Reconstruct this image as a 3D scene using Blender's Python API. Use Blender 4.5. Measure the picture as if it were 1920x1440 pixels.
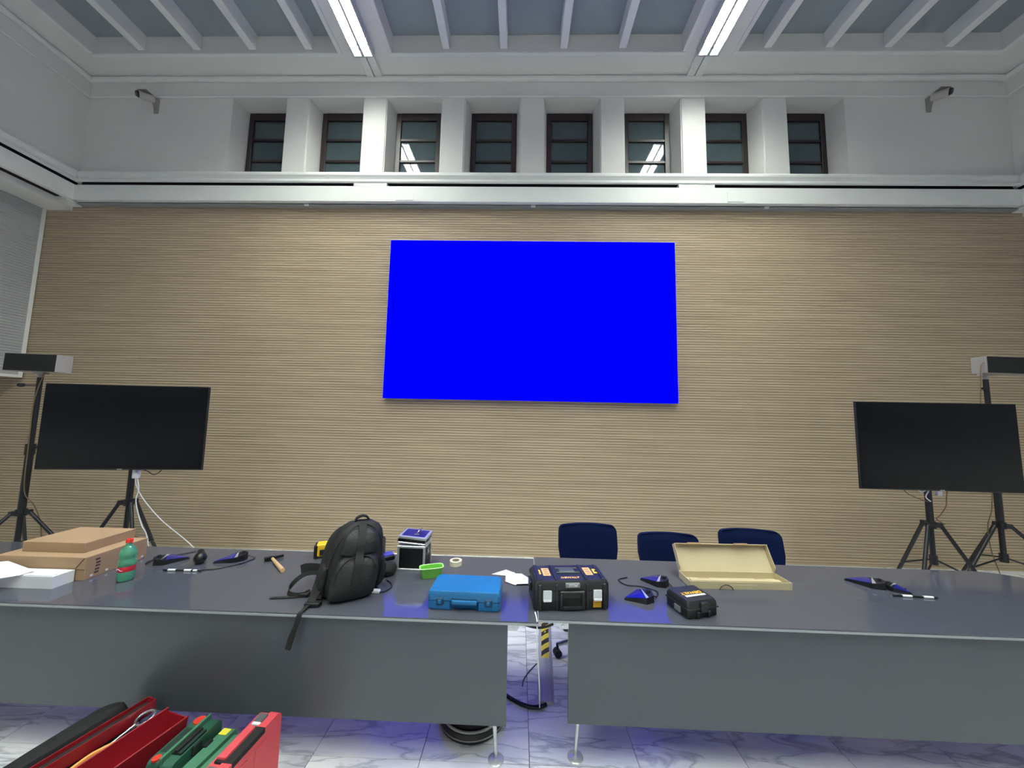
import bpy, bmesh, math, random
from mathutils import Vector, Matrix
random.seed(7)
for o in list(bpy.data.objects): bpy.data.objects.remove(o)
scene = bpy.context.scene
C = scene.collection
PI = math.pi

# ------------------------------------------------------------------ camera
cd = bpy.data.cameras.new('camera'); cam = bpy.data.objects.new('camera', cd); C.objects.link(cam)
cd.sensor_fit = 'HORIZONTAL'; cd.sensor_width = 36.0; cd.lens = 36.0 * 662.77 / 1920.0
cd.clip_start = 0.05; cd.clip_end = 100
rgt = Vector((0.99957, 0.02140, 0.01985)); dwn = Vector((0.01781, 0.09178, -0.99562)); fwd = Vector((-0.02313, 0.99555, 0.09136))
cam.matrix_world = Matrix(((rgt.x, -dwn.x, -fwd.x, 0.0), (rgt.y, -dwn.y, -fwd.y, 0.0), (rgt.z, -dwn.z, -fwd.z, 1.77), (0, 0, 0, 1)))
scene.camera = cam
# ------------------------------------------------------------------ world / exposure
w = bpy.data.worlds.new('night'); scene.world = w; w.use_nodes = True
w.node_tree.nodes['Background'].inputs[0].default_value = (0.010, 0.012, 0.018, 1)
w.node_tree.nodes['Background'].inputs[1].default_value = 1.0
scene.view_settings.view_transform = 'Standard'
scene.view_settings.look = 'None'
scene.view_settings.gamma = 1.0
scene.view_settings.use_curve_mapping = False
scene.view_settings.exposure = 0.0
LAMP = 135.0          # strength of the fluorescent strips
LED = 2.7            # strength of the blue video wall

# ------------------------------------------------------------------ materials
def lin(c):
    r = []
    for v in c:
        v = v / 255.0
        r.append(v / 12.92 if v <= 0.04045 else ((v + 0.055) / 1.055) ** 2.4)
    return (r[0], r[1], r[2], 1.0)
MC = {}
def mat(name, col, rough=0.5, metal=0.0, var=0.06, scale=6.0, bump=0.0, bscale=60.0, spec=0.5, emit=0.0, trans=0.0, coat=0.0, rnd=0.0):
    if name in MC: return MC[name]
    m = bpy.data.materials.new(name); m.use_nodes = True
    nt = m.node_tree; b = nt.nodes['Principled BSDF']
    base = lin(col)
    tc = nt.nodes.new('ShaderNodeTexCoord')
    nz = nt.nodes.new('ShaderNodeTexNoise'); nz.inputs['Scale'].default_value = scale; nz.inputs['Detail'].default_value = 4
    nt.links.new(tc.outputs['Object'], nz.inputs['Vector'])
    mp = nt.nodes.new('ShaderNodeMapRange'); mp.inputs[1].default_value = 0.3; mp.inputs[2].default_value = 0.7
    mp.inputs[3].default_value = 1 - var; mp.inputs[4].default_value = 1 + var
    nt.links.new(nz.outputs[0], mp.inputs[0])
    src = mp.outputs[0]
    if rnd:
        oi = nt.nodes.new('ShaderNodeObjectInfo')
        m2 = nt.nodes.new('ShaderNodeMapRange'); m2.inputs[3].default_value = 1 - rnd; m2.inputs[4].default_value = 1 + rnd
        nt.links.new(oi.outputs['Random'], m2.inputs[0])
        mm = nt.nodes.new('ShaderNodeMath'); mm.operation = 'MULTIPLY'
        nt.links.new(src, mm.inputs[0]); nt.links.new(m2.outputs[0], mm.inputs[1]); src = mm.outputs[0]
    mx = nt.nodes.new('ShaderNodeVectorMath'); mx.operation = 'SCALE'
    mx.inputs[0].default_value = base[:3]
    nt.links.new(src, mx.inputs['Scale'])
    nt.links.new(mx.outputs[0], b.inputs['Base Color'])
    b.inputs['Roughness'].default_value = rough; b.inputs['Metallic'].default_value = metal
    b.inputs['Specular IOR Level'].default_value = spec
    if coat: b.inputs['Coat Weight'].default_value = coat; b.inputs['Coat Roughness'].default_value = 0.05
    if trans: b.inputs['Transmission Weight'].default_value = trans
    if emit:
        b.inputs['Emission Color'].default_value = base; b.inputs['Emission Strength'].default_value = emit
    if bump:
        n2 = nt.nodes.new('ShaderNodeTexNoise'); n2.inputs['Scale'].default_value = bscale; n2.inputs['Detail'].default_value = 3
        nt.links.new(tc.outputs['Object'], n2.inputs['Vector'])
        bp = nt.nodes.new('ShaderNodeBump'); bp.inputs['Strength'].default_value = bump; bp.inputs['Distance'].default_value = 0.01
        nt.links.new(n2.outputs[0], bp.inputs['Height']); nt.links.new(bp.outputs[0], b.inputs['Normal'])
    if name == 'led_blue': b.inputs['Base Color'].default_value = (0, 0, 0, 1); nt.links.remove(b.inputs['Base Color'].links[0])
    MC[name] = m
    return m

def wood_mat():
    m = bpy.data.materials.new('slat_wood'); m.use_nodes = True
    nt = m.node_tree; b = nt.nodes['Principled BSDF']
    tc = nt.nodes.new('ShaderNodeTexCoord'); mpg = nt.nodes.new('ShaderNodeMapping')
    oi = nt.nodes.new('ShaderNodeObjectInfo')
    mpg.inputs['Scale'].default_value = (0.9, 20, 60)
    nt.links.new(tc.outputs['Object'], mpg.inputs[0])
    ad = nt.nodes.new('ShaderNodeVectorMath'); ad.operation = 'ADD'
    ml = nt.nodes.new('ShaderNodeMath'); ml.operation = 'MULTIPLY'; ml.inputs[1].default_value = 37.0
    nt.links.new(oi.outputs['Random'], ml.inputs[0])
    nt.links.new(mpg.outputs[0], ad.inputs[0]); nt.links.new(ml.outputs[0], ad.inputs[1])
    nz = nt.nodes.new('ShaderNodeTexNoise'); nz.inputs['Scale'].default_value = 1.0; nz.inputs['Detail'].default_value = 3
    nt.links.new(ad.outputs[0], nz.inputs['Vector'])
    cr = nt.nodes.new('ShaderNodeValToRGB')
    cr.color_ramp.elements[0].position = 0.3; cr.color_ramp.elements[0].color = lin((170, 152, 127))
    cr.color_ramp.elements[1].position = 0.72; cr.color_ramp.elements[1].color = lin((196, 179, 152))
    nt.links.new(nz.outputs[0], cr.inputs[0]); nt.links.new(cr.outputs[0], b.inputs['Base Color'])
    b.inputs['Roughness'].default_value = 0.55; b.inputs['Specular IOR Level'].default_value = 0.3
    return m

def marble_mat():
    m = bpy.data.materials.new('marble'); m.use_nodes = True
    nt = m.node_tree; b = nt.nodes['Principled BSDF']
    tc = nt.nodes.new('ShaderNodeTexCoord'); oi = nt.nodes.new('ShaderNodeObjectInfo')
    ml = nt.nodes.new('ShaderNodeMath'); ml.operation = 'MULTIPLY'; ml.inputs[1].default_value = 53.0
    nt.links.new(oi.outputs['Random'], ml.inputs[0])
    rt = nt.nodes.new('ShaderNodeMapping'); rt.inputs['Rotation'].default_value = (0, 0, 0.7); rt.inputs['Scale'].default_value = (0.8, 3.6, 1.0)
    nt.links.new(tc.outputs['Object'], rt.inputs[0])
    ad = nt.nodes.new('ShaderNodeVectorMath'); ad.operation = 'ADD'
    nt.links.new(rt.outputs[0], ad.inputs[0]); nt.links.new(ml.outputs[0], ad.inputs[1])
    n1 = nt.nodes.new('ShaderNodeTexNoise'); n1.inputs['Scale'].default_value = 2.2; n1.inputs['Detail'].default_value = 8; n1.inputs['Distortion'].default_value = 0.5
    nt.links.new(ad.outputs[0], n1.inputs['Vector'])
    # thin veins: |noise-0.5|
    sb = nt.nodes.new('ShaderNodeMath'); sb.operation = 'SUBTRACT'; sb.inputs[1].default_value = 0.5; nt.links.new(n1.outputs[0], sb.inputs[0])
    ab = nt.nodes.new('ShaderNodeMath'); ab.operation = 'ABSOLUTE'; nt.links.new(sb.outputs[0], ab.inputs[0])
    r1 = nt.nodes.new('ShaderNodeValToRGB')
    r1.color_ramp.elements[0].position = 0.0; r1.color_ramp.elements[0].color = lin((188, 192, 197))
    r1.color_ramp.elements[1].position = 0.035; r1.color_ramp.elements[1].color = lin((238, 240, 240))
    nt.links.new(ab.outputs[0], r1.inputs[0])
    n2 = nt.nodes.new('ShaderNodeTexNoise'); n2.inputs['Scale'].default_value = 3.5; n2.inputs['Detail'].default_value = 6
    nt.links.new(ad.outputs[0], n2.inputs['Vector'])
    r2 = nt.nodes.new('ShaderNodeValToRGB')
    r2.color_ramp.elements[0].position = 0.35; r2.color_ramp.elements[0].color = (0.80, 0.82, 0.85, 1)
    r2.color_ramp.elements[1].position = 0.62; r2.color_ramp.elements[1].color = (1, 1, 1, 1)
    nt.links.new(n2.outputs[0], r2.inputs[0])
    mx = nt.nodes.new('ShaderNodeMix'); mx.data_type = 'RGBA'; mx.blend_type = 'MULTIPLY'; mx.inputs[0].default_value = 1.0
    nt.links.new(r1.outputs[0], mx.inputs[6]); nt.links.new(r2.outputs[0], mx.inputs[7])
    nt.links.new(mx.outputs[2], b.inputs['Base Color'])
    b.inputs['Roughness'].default_value = 0.22
    return m

M_wood = wood_mat(); M_marble = marble_mat()
M_plaster = mat('plaster', (232, 231, 227), 0.8, var=0.02, scale=2.0, bump=0.05, bscale=40)
M_trim = mat('white_trim_paint', (234, 236, 233), 0.6, var=0.015)
M_ceilpanel = mat('grey_coffer_panel', (146, 156, 160), 0.7, var=0.03)
M_backing = mat('groove_backing', (70, 58, 42), 0.9)
M_shade = mat('shade_black', (22, 22, 24), 0.9)  # near-black paint standing in for shade in gaps and recesses
M_rib = mat('ribbed_white_panel', (176, 179, 180), 0.7, var=0.02)
M_frame = mat('window_frame_dark_wood', (40, 28, 28), 0.45)
M_glass = mat('frosted_window_glass', (70, 84, 88), 0.04, spec=0.6)
M_lampbody = mat('lamp_aluminium', (190, 194, 198), 0.35, metal=0.6, var=0.02)
M_tube = mat('lamp_tube', (251, 255, 245), 0.5, var=0.0, emit=LAMP)
M_led = mat('led_blue', (0, 0, 255), 0.6, var=0.0, emit=LED, spec=0.0)
M_blackplastic = mat('black_plastic', (22, 23, 26), 0.45)
M_screen = mat('tv_glass_black', (6, 9, 14), 0.2, spec=0.35)
M_blacksteel = mat('black_steel', (20, 22, 26), 0.4)
M_tabletop = mat('table_lacquer', (76, 79, 88), 0.10, var=0.015, scale=3, spec=0.6)
M_panel = mat('modesty_panel_lacquer', (72, 79, 85), 0.32, var=0.015, scale=3, spec=0.4)
M_edge = mat('table_edge_strip', (150, 156, 160), 0.35, metal=0.3)
M_chrome = mat('chrome', (205, 208, 210), 0.18, metal=0.9)
M_alu = mat('aluminium', (200, 204, 206), 0.32, metal=0.55)
M_chairblue = mat('chair_blue_fabric', (4, 20, 58), 0.9, spec=0.15, bump=0.15, bscale=300)
M_card = mat('cardboard', (162, 134, 104), 0.85, var=0.05, bump=0.05)
M_cardin = mat('cardboard_inner', (190, 178, 144), 0.85, var=0.04)
M_white = mat('white_plain', (226, 228, 232), 0.7, var=0.02)
M_paper = mat('white_paper', (232, 234, 238), 0.8, var=0.02)
M_greybox = mat('speaker_housing_grey', (150, 146, 142), 0.5)
M_print = mat('dark_print', (70, 52, 50), 0.8)

# ------------------------------------------------------------------ mesh helpers
def NB(): return bmesh.new()
def box(bm, x0, x1, y0, y1, z0, z1, bev=0.0, seg=2, mtx=None):
    vs = [bm.verts.new(p) for p in ((x0,y0,z0),(x1,y0,z0),(x1,y1,z0),(x0,y1,z0),(x0,y0,z1),(x1,y0,z1),(x1,y1,z1),(x0,y1,z1))]
    fs = [bm.faces.new([vs[i] for i in q]) for q in ((0,3,2,1),(4,5,6,7),(0,1,5,4),(1,2,6,5),(2,3,7,6),(3,0,4,7))]
    if bev:
        es = list({e for f in fs for e in f.edges})
        r = bmesh.ops.bevel(bm, geom=es, offset=bev, segments=seg, profile=0.6, affect='EDGES')
        vs = list({v for f in r['faces'] for v in f.verts} | {v for v in vs if v.is_valid})
    if mtx is not None: bmesh.ops.transform(bm, matrix=mtx, verts=[v for v in vs if v.is_valid])
    return bm
def B(*a, **k): return box(NB(), *a, **k)
def prism(bm, poly, axis, a, b, mtx=None):
    def pt(p, t):
        if axis == 'x': return (t, p[0], p[1])
        if axis == 'y': return (p[0], t, p[1])
        return (p[0], p[1], t)
    A = [bm.verts.new(pt(p, a)) for p in poly]; Bv = [bm.verts.new(pt(p, b)) for p in poly]
    n = len(poly); fs = [bm.faces.new(A), bm.faces.new(list(reversed(Bv)))]
    for i in range(n): fs.append(bm.faces.new((A[i], Bv[i], Bv[(i+1) % n], A[(i+1) % n])))
    if mtx is not None: bmesh.ops.transform(bm, matrix=mtx, verts=A + Bv)
    bmesh.ops.recalc_face_normals(bm, faces=fs)
    return bm
def loft(bm, rings, close=True, cap=True):
    R = [[bm.verts.new(p) for p in r] for r in rings]; n = len(rings[0]); fs = []
    for i in range(len(R) - 1):
        for j in range(n if close else n - 1):
            k = (j + 1) % n
            fs.append(bm.faces.new((R[i][j], R[i][k], R[i+1][k], R[i+1][j])))
    if cap and close:
        fs.append(bm.faces.new(list(reversed(R[0])))); fs.append(bm.faces.new(R[-1]))
    bmesh.ops.recalc_face_normals(bm, faces=fs)
    return bm
def frame_of(d):
    d = d.normalized(); a = Vector((0, 0, 1)) if abs(d.z) < 0.9 else Vector((1, 0, 0))
    u = d.cross(a).normalized(); return u, d.cross(u).normalized()
def cyl(bm, p0, p1, r0, r1=None, n=14):
    p0, p1 = Vector(p0), Vector(p1); r1 = r0 if r1 is None else r1
    u, v = frame_of(p1 - p0)
    ring = lambda p, r: [p + (u * math.cos(2*PI*i/n) + v * math.sin(2*PI*i/n)) * r for i in range(n)]
    return loft(bm, [ring(p0, r0), ring(p1, r1)])
def smooth_path(pts, sub=6):
    P = [Vector(p) for p in pts]; out = []
    for i in range(len(P) - 1):
        a = P[max(i-1, 0)]; b = P[i]; c = P[i+1]; d = P[min(i+2, len(P)-1)]
        for s in range(sub):
            t = s / sub
            out.append(0.5 * ((2*b) + (c - a)*t + (2*a - 5*b + 4*c - d)*t*t + (3*b - a - 3*c + d)*t*t*t))
    out.append(P[-1]); return out
def tube(bm, pts, r, n=8, sub=6):
    P = smooth_path(pts, sub) if sub else [Vector(p) for p in pts]
    rings = []; u = None
    for i, p in enumerate(P):
        d = (P[min(i+1, len(P)-1)] - P[max(i-1, 0)]).normalized()
        if u is None: u, v = frame_of(d)
        else:
            u = (u - d * u.dot(d)).normalized(); v = d.cross(u)
        rr = r(i / (len(P)-1)) if callable(r) else r
        rings.append([p + (u * math.cos(2*PI*k/n) + v * math.sin(2*PI*k/n)) * rr for k in range(n)])
    return loft(bm, rings)
def strap(bm, pts, width, thick, side=None, sub=6):
    """flat webbing swept along pts; side = approximate width direction"""
    P = smooth_path(pts, sub); rings = []
    s = Vector(side or (1, 0, 0))
    for i, p in enumerate(P):
        d = (P[min(i+1, len(P)-1)] - P[max(i-1, 0)]).normalized()
        u = (s - d * s.dot(d)).normalized(); nrm = d.cross(u)
        rings.append([p + u*width/2 + nrm*thick/2, p - u*width/2 + nrm*thick/2, p - u*width/2 - nrm*thick/2, p + u*width/2 - nrm*thick/2])
    return loft(bm, rings)
def lathe(bm, prof, n=28, c=(0, 0)):
    rings = [[Vector((c[0] + r*math.cos(2*PI*i/n), c[1] + r*math.sin(2*PI*i/n), z)) for i in range(n)] for r, z in prof]
    return loft(bm, rings)
def sup(cx, cy, a, b, e=2.6, n=28):
    out = []
    for i in range(n):
        t = 2*PI*i/n; c, s = math.cos(t), math.sin(t)
        out.append((cx + a*math.copysign(abs(c)**(2/e), c), cy + b*math.copysign(abs(s)**(2/e), s)))
    return out
def rrect(x0, x1, y0, y1, r, n=5, corners=(1,1,1,1)):
    out = []
    for k, (cx, cy, a0) in enumerate(((x1-r, y1-r, 0), (x0+r, y1-r, PI/2), (x0+r, y0+r, PI), (x1-r, y0+r, 1.5*PI))):
        if corners[k]:
            for i in range(n+1):
                t = a0 + PI/2*i/n; out.append((cx + r*math.cos(t), cy + r*math.sin(t)))
        else:
            out.append((x1 if k in (0,3) else x0, y1 if k in (0,1) else y0))
    return out
def tomesh(name, bm, m, smooth=False):
    me = bpy.data.meshes.new(name); bm.to_mesh(me); bm.free()
    me.materials.append(m)
    if smooth:
        me.polygons.foreach_set('use_smooth', [True]*len(me.polygons))
        me.set_sharp_from_angle(angle=0.7)
    return me
def obj(name, bm, m, parent=None, smooth=False, label=None):
    me = bm if isinstance(bm, bpy.types.Mesh) else tomesh(name, bm, m, smooth)
    o = bpy.data.objects.new(name, me); C.objects.link(o)
    if parent is not None: o.parent = parent
    if label: o['label'] = label
    return o
def tag(o, label, cat, group=None, kind=None):
    o['label'] = label; o['category'] = cat
    if group: o['group'] = group
    if kind: o['kind'] = kind
    return o
def thing(name, label, cat, loc=(0,0,0), rz=0.0, group=None, kind=None):
    o = bpy.data.objects.new(name, None); C.objects.link(o); o.empty_display_size = 0.05
    o.location = loc; o.rotation_euler = (0, 0, rz)
    return tag(o, label, cat, group, kind)
def struct(name, bm, m, label, cat, smooth=False):
    return tag(obj(name, bm, m, None, smooth), label, cat, kind='structure')
def text_mesh(name, s, size, m, depth=0.0008, shear=0.0, bold=0.0):
    cu = bpy.data.curves.new(name + '_curve', 'FONT'); cu.body = s; cu.size = size; cu.align_x = 'CENTER'; cu.align_y = 'CENTER'
    cu.extrude = depth; cu.shear = shear; cu.offset = bold; cu.resolution_u = 3
    to = bpy.data.objects.new(name + '_tmp', cu); C.objects.link(to)
    bpy.context.view_layer.update()
    me = bpy.data.meshes.new_from_object(to.evaluated_get(bpy.context.evaluated_depsgraph_get()))
    bpy.data.objects.remove(to); bpy.data.curves.remove(cu)
    me.materials.clear(); me.materials.append(m); me.name = name
    return me
def put_text(parent, name, s, size, m, loc, rot, **k):
    o = bpy.data.objects.new(name, text_mesh(name, s, size, m, **k)); C.objects.link(o)
    o.parent = parent; o.location = loc; o.rotation_euler = rot
    return o

# ================================================================== THE ROOM: wall, ceiling, lamp and video wall positions scaled about the camera, baked
XL, XR = -7.9, 8.15           # outer lower side walls
UXL, UXR = -6.402, 6.669         # upper side walls
WY, REAR = 4.663, -4.6         # wood wall front, rear wall
ZC = 6.599                    # ceiling soffit

# ---- floor with marble tiles
fl = struct('floor', B(XL, XR, REAR, 5.068, -0.08, -0.012), mat('grout', (120, 120, 122), 0.9), 'white grey-veined marble tile floor', 'floor')
TS = 0.563; gx = 0.082; gy = 1.980
tile_me = tomesh('tile', B(-TS/2+0.0015, TS/2-0.0015, -TS/2+0.0015, TS/2-0.0015, -0.012, 0.0, bev=0.0012, seg=1), M_marble)
i0 = -12
for iy in range(-4, 5):
    for ix in range(-13, 13):
        x = gx + (ix + 0.5)*TS; y = gy + (iy + 0.5)*TS
        if x - TS/2 < XL or x + TS/2 > XR or y + TS/2 > WY + 0.3: continue
        o = obj('tile', tile_me, None, fl); o.location = (x, y, 0)
        o.rotation_euler = (0, 0, random.choice((0, 0, PI)))

# ---- slatted wood wall
wb = struct('wall_back', B(XL, XR, WY + 0.012, WY + 0.38, 0.0, 4.79), M_backing, 'back wall clad in horizontal light oak slats', 'wall')
PITCH = 0.03418
slat_me = tomesh('slat', B(XL, XR, WY, WY + 0.013, 0, PITCH - 0.0056, bev=0.0012, seg=1), M_wood)
for k in range(139):
    o = obj('slat', slat_me, None, wb); o.location = (0, 0, 0.001 + k*PITCH)

# ---- plaster upper wall with eight splayed window openings
OP0, OPW, OPP = -4.252, 0.792, 1.1316
ubm = NB()
box(ubm, UXL - 0.3, OP0, WY, 5.068, 4.79, 6.307)
box(ubm, OP0 + 7*OPP + OPW, UXR + 0.3, WY, 5.068, 4.79, 6.307)
box(ubm, UXL - 0.3, UXR + 0.3, WY, 5.068, 6.307, 6.924)
box(ubm, OP0, OP0 + 7*OPP + OPW, WY, 5.068, 4.79, 5.024)
box(ubm, OP0 - 0.05, OP0 + 7*OPP + OPW + 0.05, 5.015, 5.068, 5.003, 6.337)
sp = 0.058
def tri(x, s):
    prism(ubm, [(x, WY), (x + s*sp, 4.951), (x + s*sp, 5.015), (x, 5.015)], 'z', 5.024, 6.307)
tri(OP0, 1); tri(OP0 + 7*OPP + OPW, -1)
for k in range(7):
    a = OP0 + k*OPP + OPW; b = OP0 + (k+1)*OPP
    prism(ubm, [(a + 0.012, WY - 0.004), (b - 0.012, WY - 0.004), (b - 0.004, WY + 0.010), (b + 0.004, WY + 0.012), (b + sp, 4.951), (b + sp, 5.015), (a - sp, 5.015), (a - sp, 4.951), (a - 0.004, WY + 0.012), (a + 0.004, WY + 0.010)], 'z', 5.024, 6.307)
wu = struct('wall_upper', ubm, M_plaster, 'white plaster upper wall with splayed window piers', 'wall')
obj('frieze', B(UXL, UXR, WY - 0.02, WY, 6.307, ZC), M_plaster, wu)
bm = NB(); tube(bm, [(UXL, WY - 0.045, ZC - 0.035), (UXR, WY - 0.045, ZC - 0.035)], 0.038, n=12, sub=0)
obj('bead_moulding', bm, M_trim, wu, True)
bm = NB(); tube(bm, [(UXL, WY - 0.022, 6.313), (UXR, WY - 0.022, 6.313)], 0.016, n=10, sub=0)
obj('frieze_bead', bm, M_trim, wu, True)

ords = ['leftmost', 'second from left', 'third from left', 'fourth from left', 'fifth from left', 'third from right', 'second from right', 'rightmost']
for k in range(8):
    cx = OP0 + k*OPP + OPW/2; hw = OPW/2 - sp
    wf = thing('window_%d' % (k+1), 'dark wood framed clerestory window with grey panes, %s of eight' % ords[k], 'window', (cx, 4.908, 5.024), 0, 'clerestory windows', 'structure')
    H = 6.296 - 5.024
    f = NB()
    box(f, -hw, -hw + 0.072, 0, 0.06, 0, H, bev=0.004, seg=1); box(f, hw - 0.072, hw, 0, 0.06, 0, H, bev=0.004, seg=1)
    box(f, -hw + 0.072, hw - 0.072, 0.002, 0.058, H - 0.115, H); box(f, -hw + 0.072, hw - 0.072, 0.002, 0.058, 0, 0.09)
    obj('window_frame', f, M_frame, wf)
    zs = [0.09, 5.533 - 5.024, 5.869 - 5.024, H - 0.115]
    for z in zs[1:3]: obj('transom', B(-hw + 0.072, hw - 0.072, 0.006, 0.05, z - 0.019, z + 0.019, bev=0.003, seg=1), M_frame, wf)
    for a, b in ((zs[0], zs[1] - 0.019), (zs[1] + 0.019, zs[2] - 0.019), (zs[2] + 0.019, zs[3])):
        obj('pane', B(-hw + 0.073, hw - 0.073, 0.030, 0.036, a, b), M_glass, wf)

# ---- back cornice: rounded moulding, slot, fascia, rail
FY = 4.535
prof = [(WY, 4.79), (WY, 5.104), (4.588, 5.104), (4.554, 5.094), (4.537, 5.069), (4.535, 5.04), (4.548, 5.016), (4.558, 4.992), (4.548, 4.973), (4.529, 4.966), (4.522, 4.955), (4.524, 4.934), (4.545, 4.924), (4.552, 4.985), (4.631, 4.985), (4.631, 4.79)]
struct('trim_1', prism(NB(), prof, 'x', UXL + 0.125, UXR - 0.125), M_trim, 'rounded white cornice moulding under the clerestory windows', 'cornice', False)
fbm = NB(); box(fbm, UXL + 0.10, UXR - 0.10, FY, 4.60, 4.656, 4.878, bev=0.004, seg=1)
fas = struct('trim_2', fbm, M_trim, 'flat white fascia board above the slatted wall', 'fascia')
obj('slot_shade', B(UXL + 0.13, UXR - 0.13, 4.600, 4.629, 4.86, 4.980), M_shade, fas)  # dark strip paints the shade inside the cornice recess
for a, b in ((-2.335, -1.877), (2.086, 2.561)): obj('bridge_block', B(a, b, FY - 0.001, 4.60, 4.872, 4.930), M_trim, fas)
for a, b, z0, z1 in ((-1.741, -1.499, 4.671, 4.824), (2.72, 2.94, 4.675, 4.817)):
    obj('access_cover', B(a, b, FY - 0.006, FY + 0.002, z0, z1, bev=0.003, seg=1), M_trim, fas)
rl = struct('trim_3', B(UXL + 0.12, UXR - 0.12, 4.588, 4.657, 4.627, 4.642), mat('rail_grey', (150, 154, 156), 0.5), 'thin grey rail at the top of the slatted wall', 'rail')
obj('gap_shade', B(UXL + 0.12, UXR - 0.12, 4.615, 4.652, 4.642, 4.657), M_shade, rl)  # dark strip stands for the shade between rail and fascia
for x in (-3.004, 0.136, 3.27): obj('rail_bracket', B(x - 0.03, x + 0.03, 4.581, 4.599, 4.623, 4.647), M_trim, rl)

# ---- side walls
def side(sgn, xu, xo, name, n1, n2, word):
    ins = lambda d: xu - sgn*d           # d metres into the room (sgn -1 left, +1 right)
    def bx(bm, xa, xb, *r, **k): return box(bm, min(xa, xb), max(xa, xb), *r, **k)
    bm = NB(); bx(bm, xu, xu + sgn*0.35, REAR, 4.695, 4.79, 6.924)
    bx(bm, xo, xo + sgn*0.2, REAR, 5.068, 0, 4.79)
    wl = struct(name, bm, M_plaster, 'white plaster %s side wall with overhanging cornice beam' % word, 'wall')
    fr = NB(); bx(fr, xu, ins(0.02), REAR, WY - 0.02, 6.307, ZC); obj('frieze', fr, M_plaster, wl)
    bd = NB(); tube(bd, [(ins(0.045), REAR, ZC - 0.035), (ins(0.045), WY - 0.02, ZC - 0.035)], 0.038, n=12, sub=0); obj('bead_moulding', bd, M_trim, wl, True)
    bd = NB(); tube(bd, [(ins(0.022), REAR, 6.313), (ins(0.022), WY - 0.02, 6.313)], 0.016, n=10, sub=0); obj('frieze_bead', bd, M_trim, wl, True)
    # cornice moulding along the side
    p2 = []
    for (y, z) in prof: p2.append((xu - sgn*(WY - y), z))
    struct(n1, prism(NB(), p2, 'y', REAR, WY), M_trim, 'rounded white cornice moulding along the %s wall' % word, 'cornice')
    b2 = NB(); bx(b2, ins(0.128), ins(0.060), REAR, 4.60, 4.656, 4.878)
    bx(b2, ins(-0.03), xu + sgn*0.405, REAR, WY - 0.002, 4.574, 4.79)
    bx(b2, xu + sgn*0.40, xo, REAR, WY - 0.002, 4.574, 4.79)
    be = struct(n2, b2, M_trim, 'white ceiling beam box over the %s wall panels' % word, 'beam')
    b3 = NB(); bx(b3, ins(0.062), ins(0.034), REAR, 4.61, 4.86, 4.98); obj('slot_shade', b3, M_shade, be)  # shade of the side cornice recess painted as a dark strip
    b3 = NB(); bx(b3, ins(0.034), ins(-0.03), REAR, 4.46, 4.659, 4.683); obj('slot_shade', b3, M_shade, be)  # dark strip put in for the shaded gap under the fascia
    b4 = NB(); bx(b4, ins(0.11), ins(-0.04), 4.481, 4.657, 4.619, 4.659); obj('end_block', b4, M_trim, be)
    # ribbed panel hanging below the beam
    xp = xu + sgn*0.405
    poly = []; rp = 0.0375; n = int((4.56 - 2.197)/rp)
    for i in range(n):
        z = 2.197 + i*rp
        poly += [(xp - sgn*0.000, z), (xp - sgn*0.010, z + rp*0.35), (xp - sgn*0.010, z + rp*0.65)]
    poly += [(xp, 4.574), (xp + sgn*0.05, 4.574), (xp + sgn*0.05, 2.197)]
    pn = thing('wall_%s_panel' % word, 'white ribbed acoustic panel on the %s wall below the beam' % word, 'wall panel', kind='structure')
    obj('ribbed_sheet', prism(NB(), poly, 'y', REAR, WY - 0.04), M_rib, pn)
    e = NB(); bx(e, xp - sgn*0.014, xp + sgn*0.055, WY - 0.055, WY - 0.012, 2.165, 4.573); obj('edge_profile', e, M_trim, pn)
    e = NB(); bx(e, xp - sgn*0.014, xp + sgn*0.055, REAR, WY - 0.055, 2.165, 2.202); obj('bottom_profile', e, M_trim, pn)
side(-1, UXL, XL, 'wall_left', 'trim_4', 'trim_5', 'left')
side(1, UXR, XR, 'wall_right', 'trim_6', 'trim_7', 'right')
struct('wall_rear', B(XL, XR, REAR - 0.2, REAR, 0, 6.924), M_plaster, 'plain white rear wall behind the photographer', 'wall')

# ---- coffered ceiling
cz = 6.838; CY0, CY1 = -4.2, 4.268
coff = [(-5.901, -2.529), (-1.793, 2.049), (2.774, 6.114)]
cb = NB()
box(cb, UXL - 0.1, UXR + 0.1, CY1, WY + 0.05, ZC, 6.924)
box(cb, UXL - 0.1, UXR + 0.1, REAR, CY0, ZC, 6.924)
edges = [UXL - 0.1] + [v for c in coff for v in c] + [UXR + 0.1]
for i in range(0, len(edges), 2): box(cb, edges[i], edges[i+1], CY0, CY1, ZC, 6.924)
ce = struct('ceiling', cb, M_plaster, 'white coffered ceiling with grey recessed panels', 'ceiling')
mulls = [[-5.234, -4.453, -3.692, -2.924], [-1.066, -0.296, 0.498, 1.271], [3.153, 3.934, 4.687, 5.457]]
for (a, b), ms in zip(coff, mulls):
    lip = NB(); lw, lh = 0.055, 0.022
    box(lip, a - lw, b + lw, CY1, CY1 + lw, ZC - lh, ZC + 0.01, bev=0.008, seg=2)
    box(lip, a - lw, a, CY0, CY1, ZC - lh, ZC + 0.01, bev=0.008, seg=2)
    box(lip, b, b + lw, CY0, CY1, ZC - lh, ZC + 0.01, bev=0.008, seg=2)
    obj('coffer_lip', lip, M_trim, ce)
    for x in ms: obj('mullion', B(x - 0.05, x + 0.05, CY0, CY1, 6.63, cz + 0.01, bev=0.006, seg=1), M_trim, ce)
    xs = [a] + ms + [b]
    for x0, x1 in zip(xs[:-1], xs[1:]): obj('coffer_panel', B(x0, x1, CY0, CY1, cz, cz + 0.05), M_ceilpanel, ce)

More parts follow.
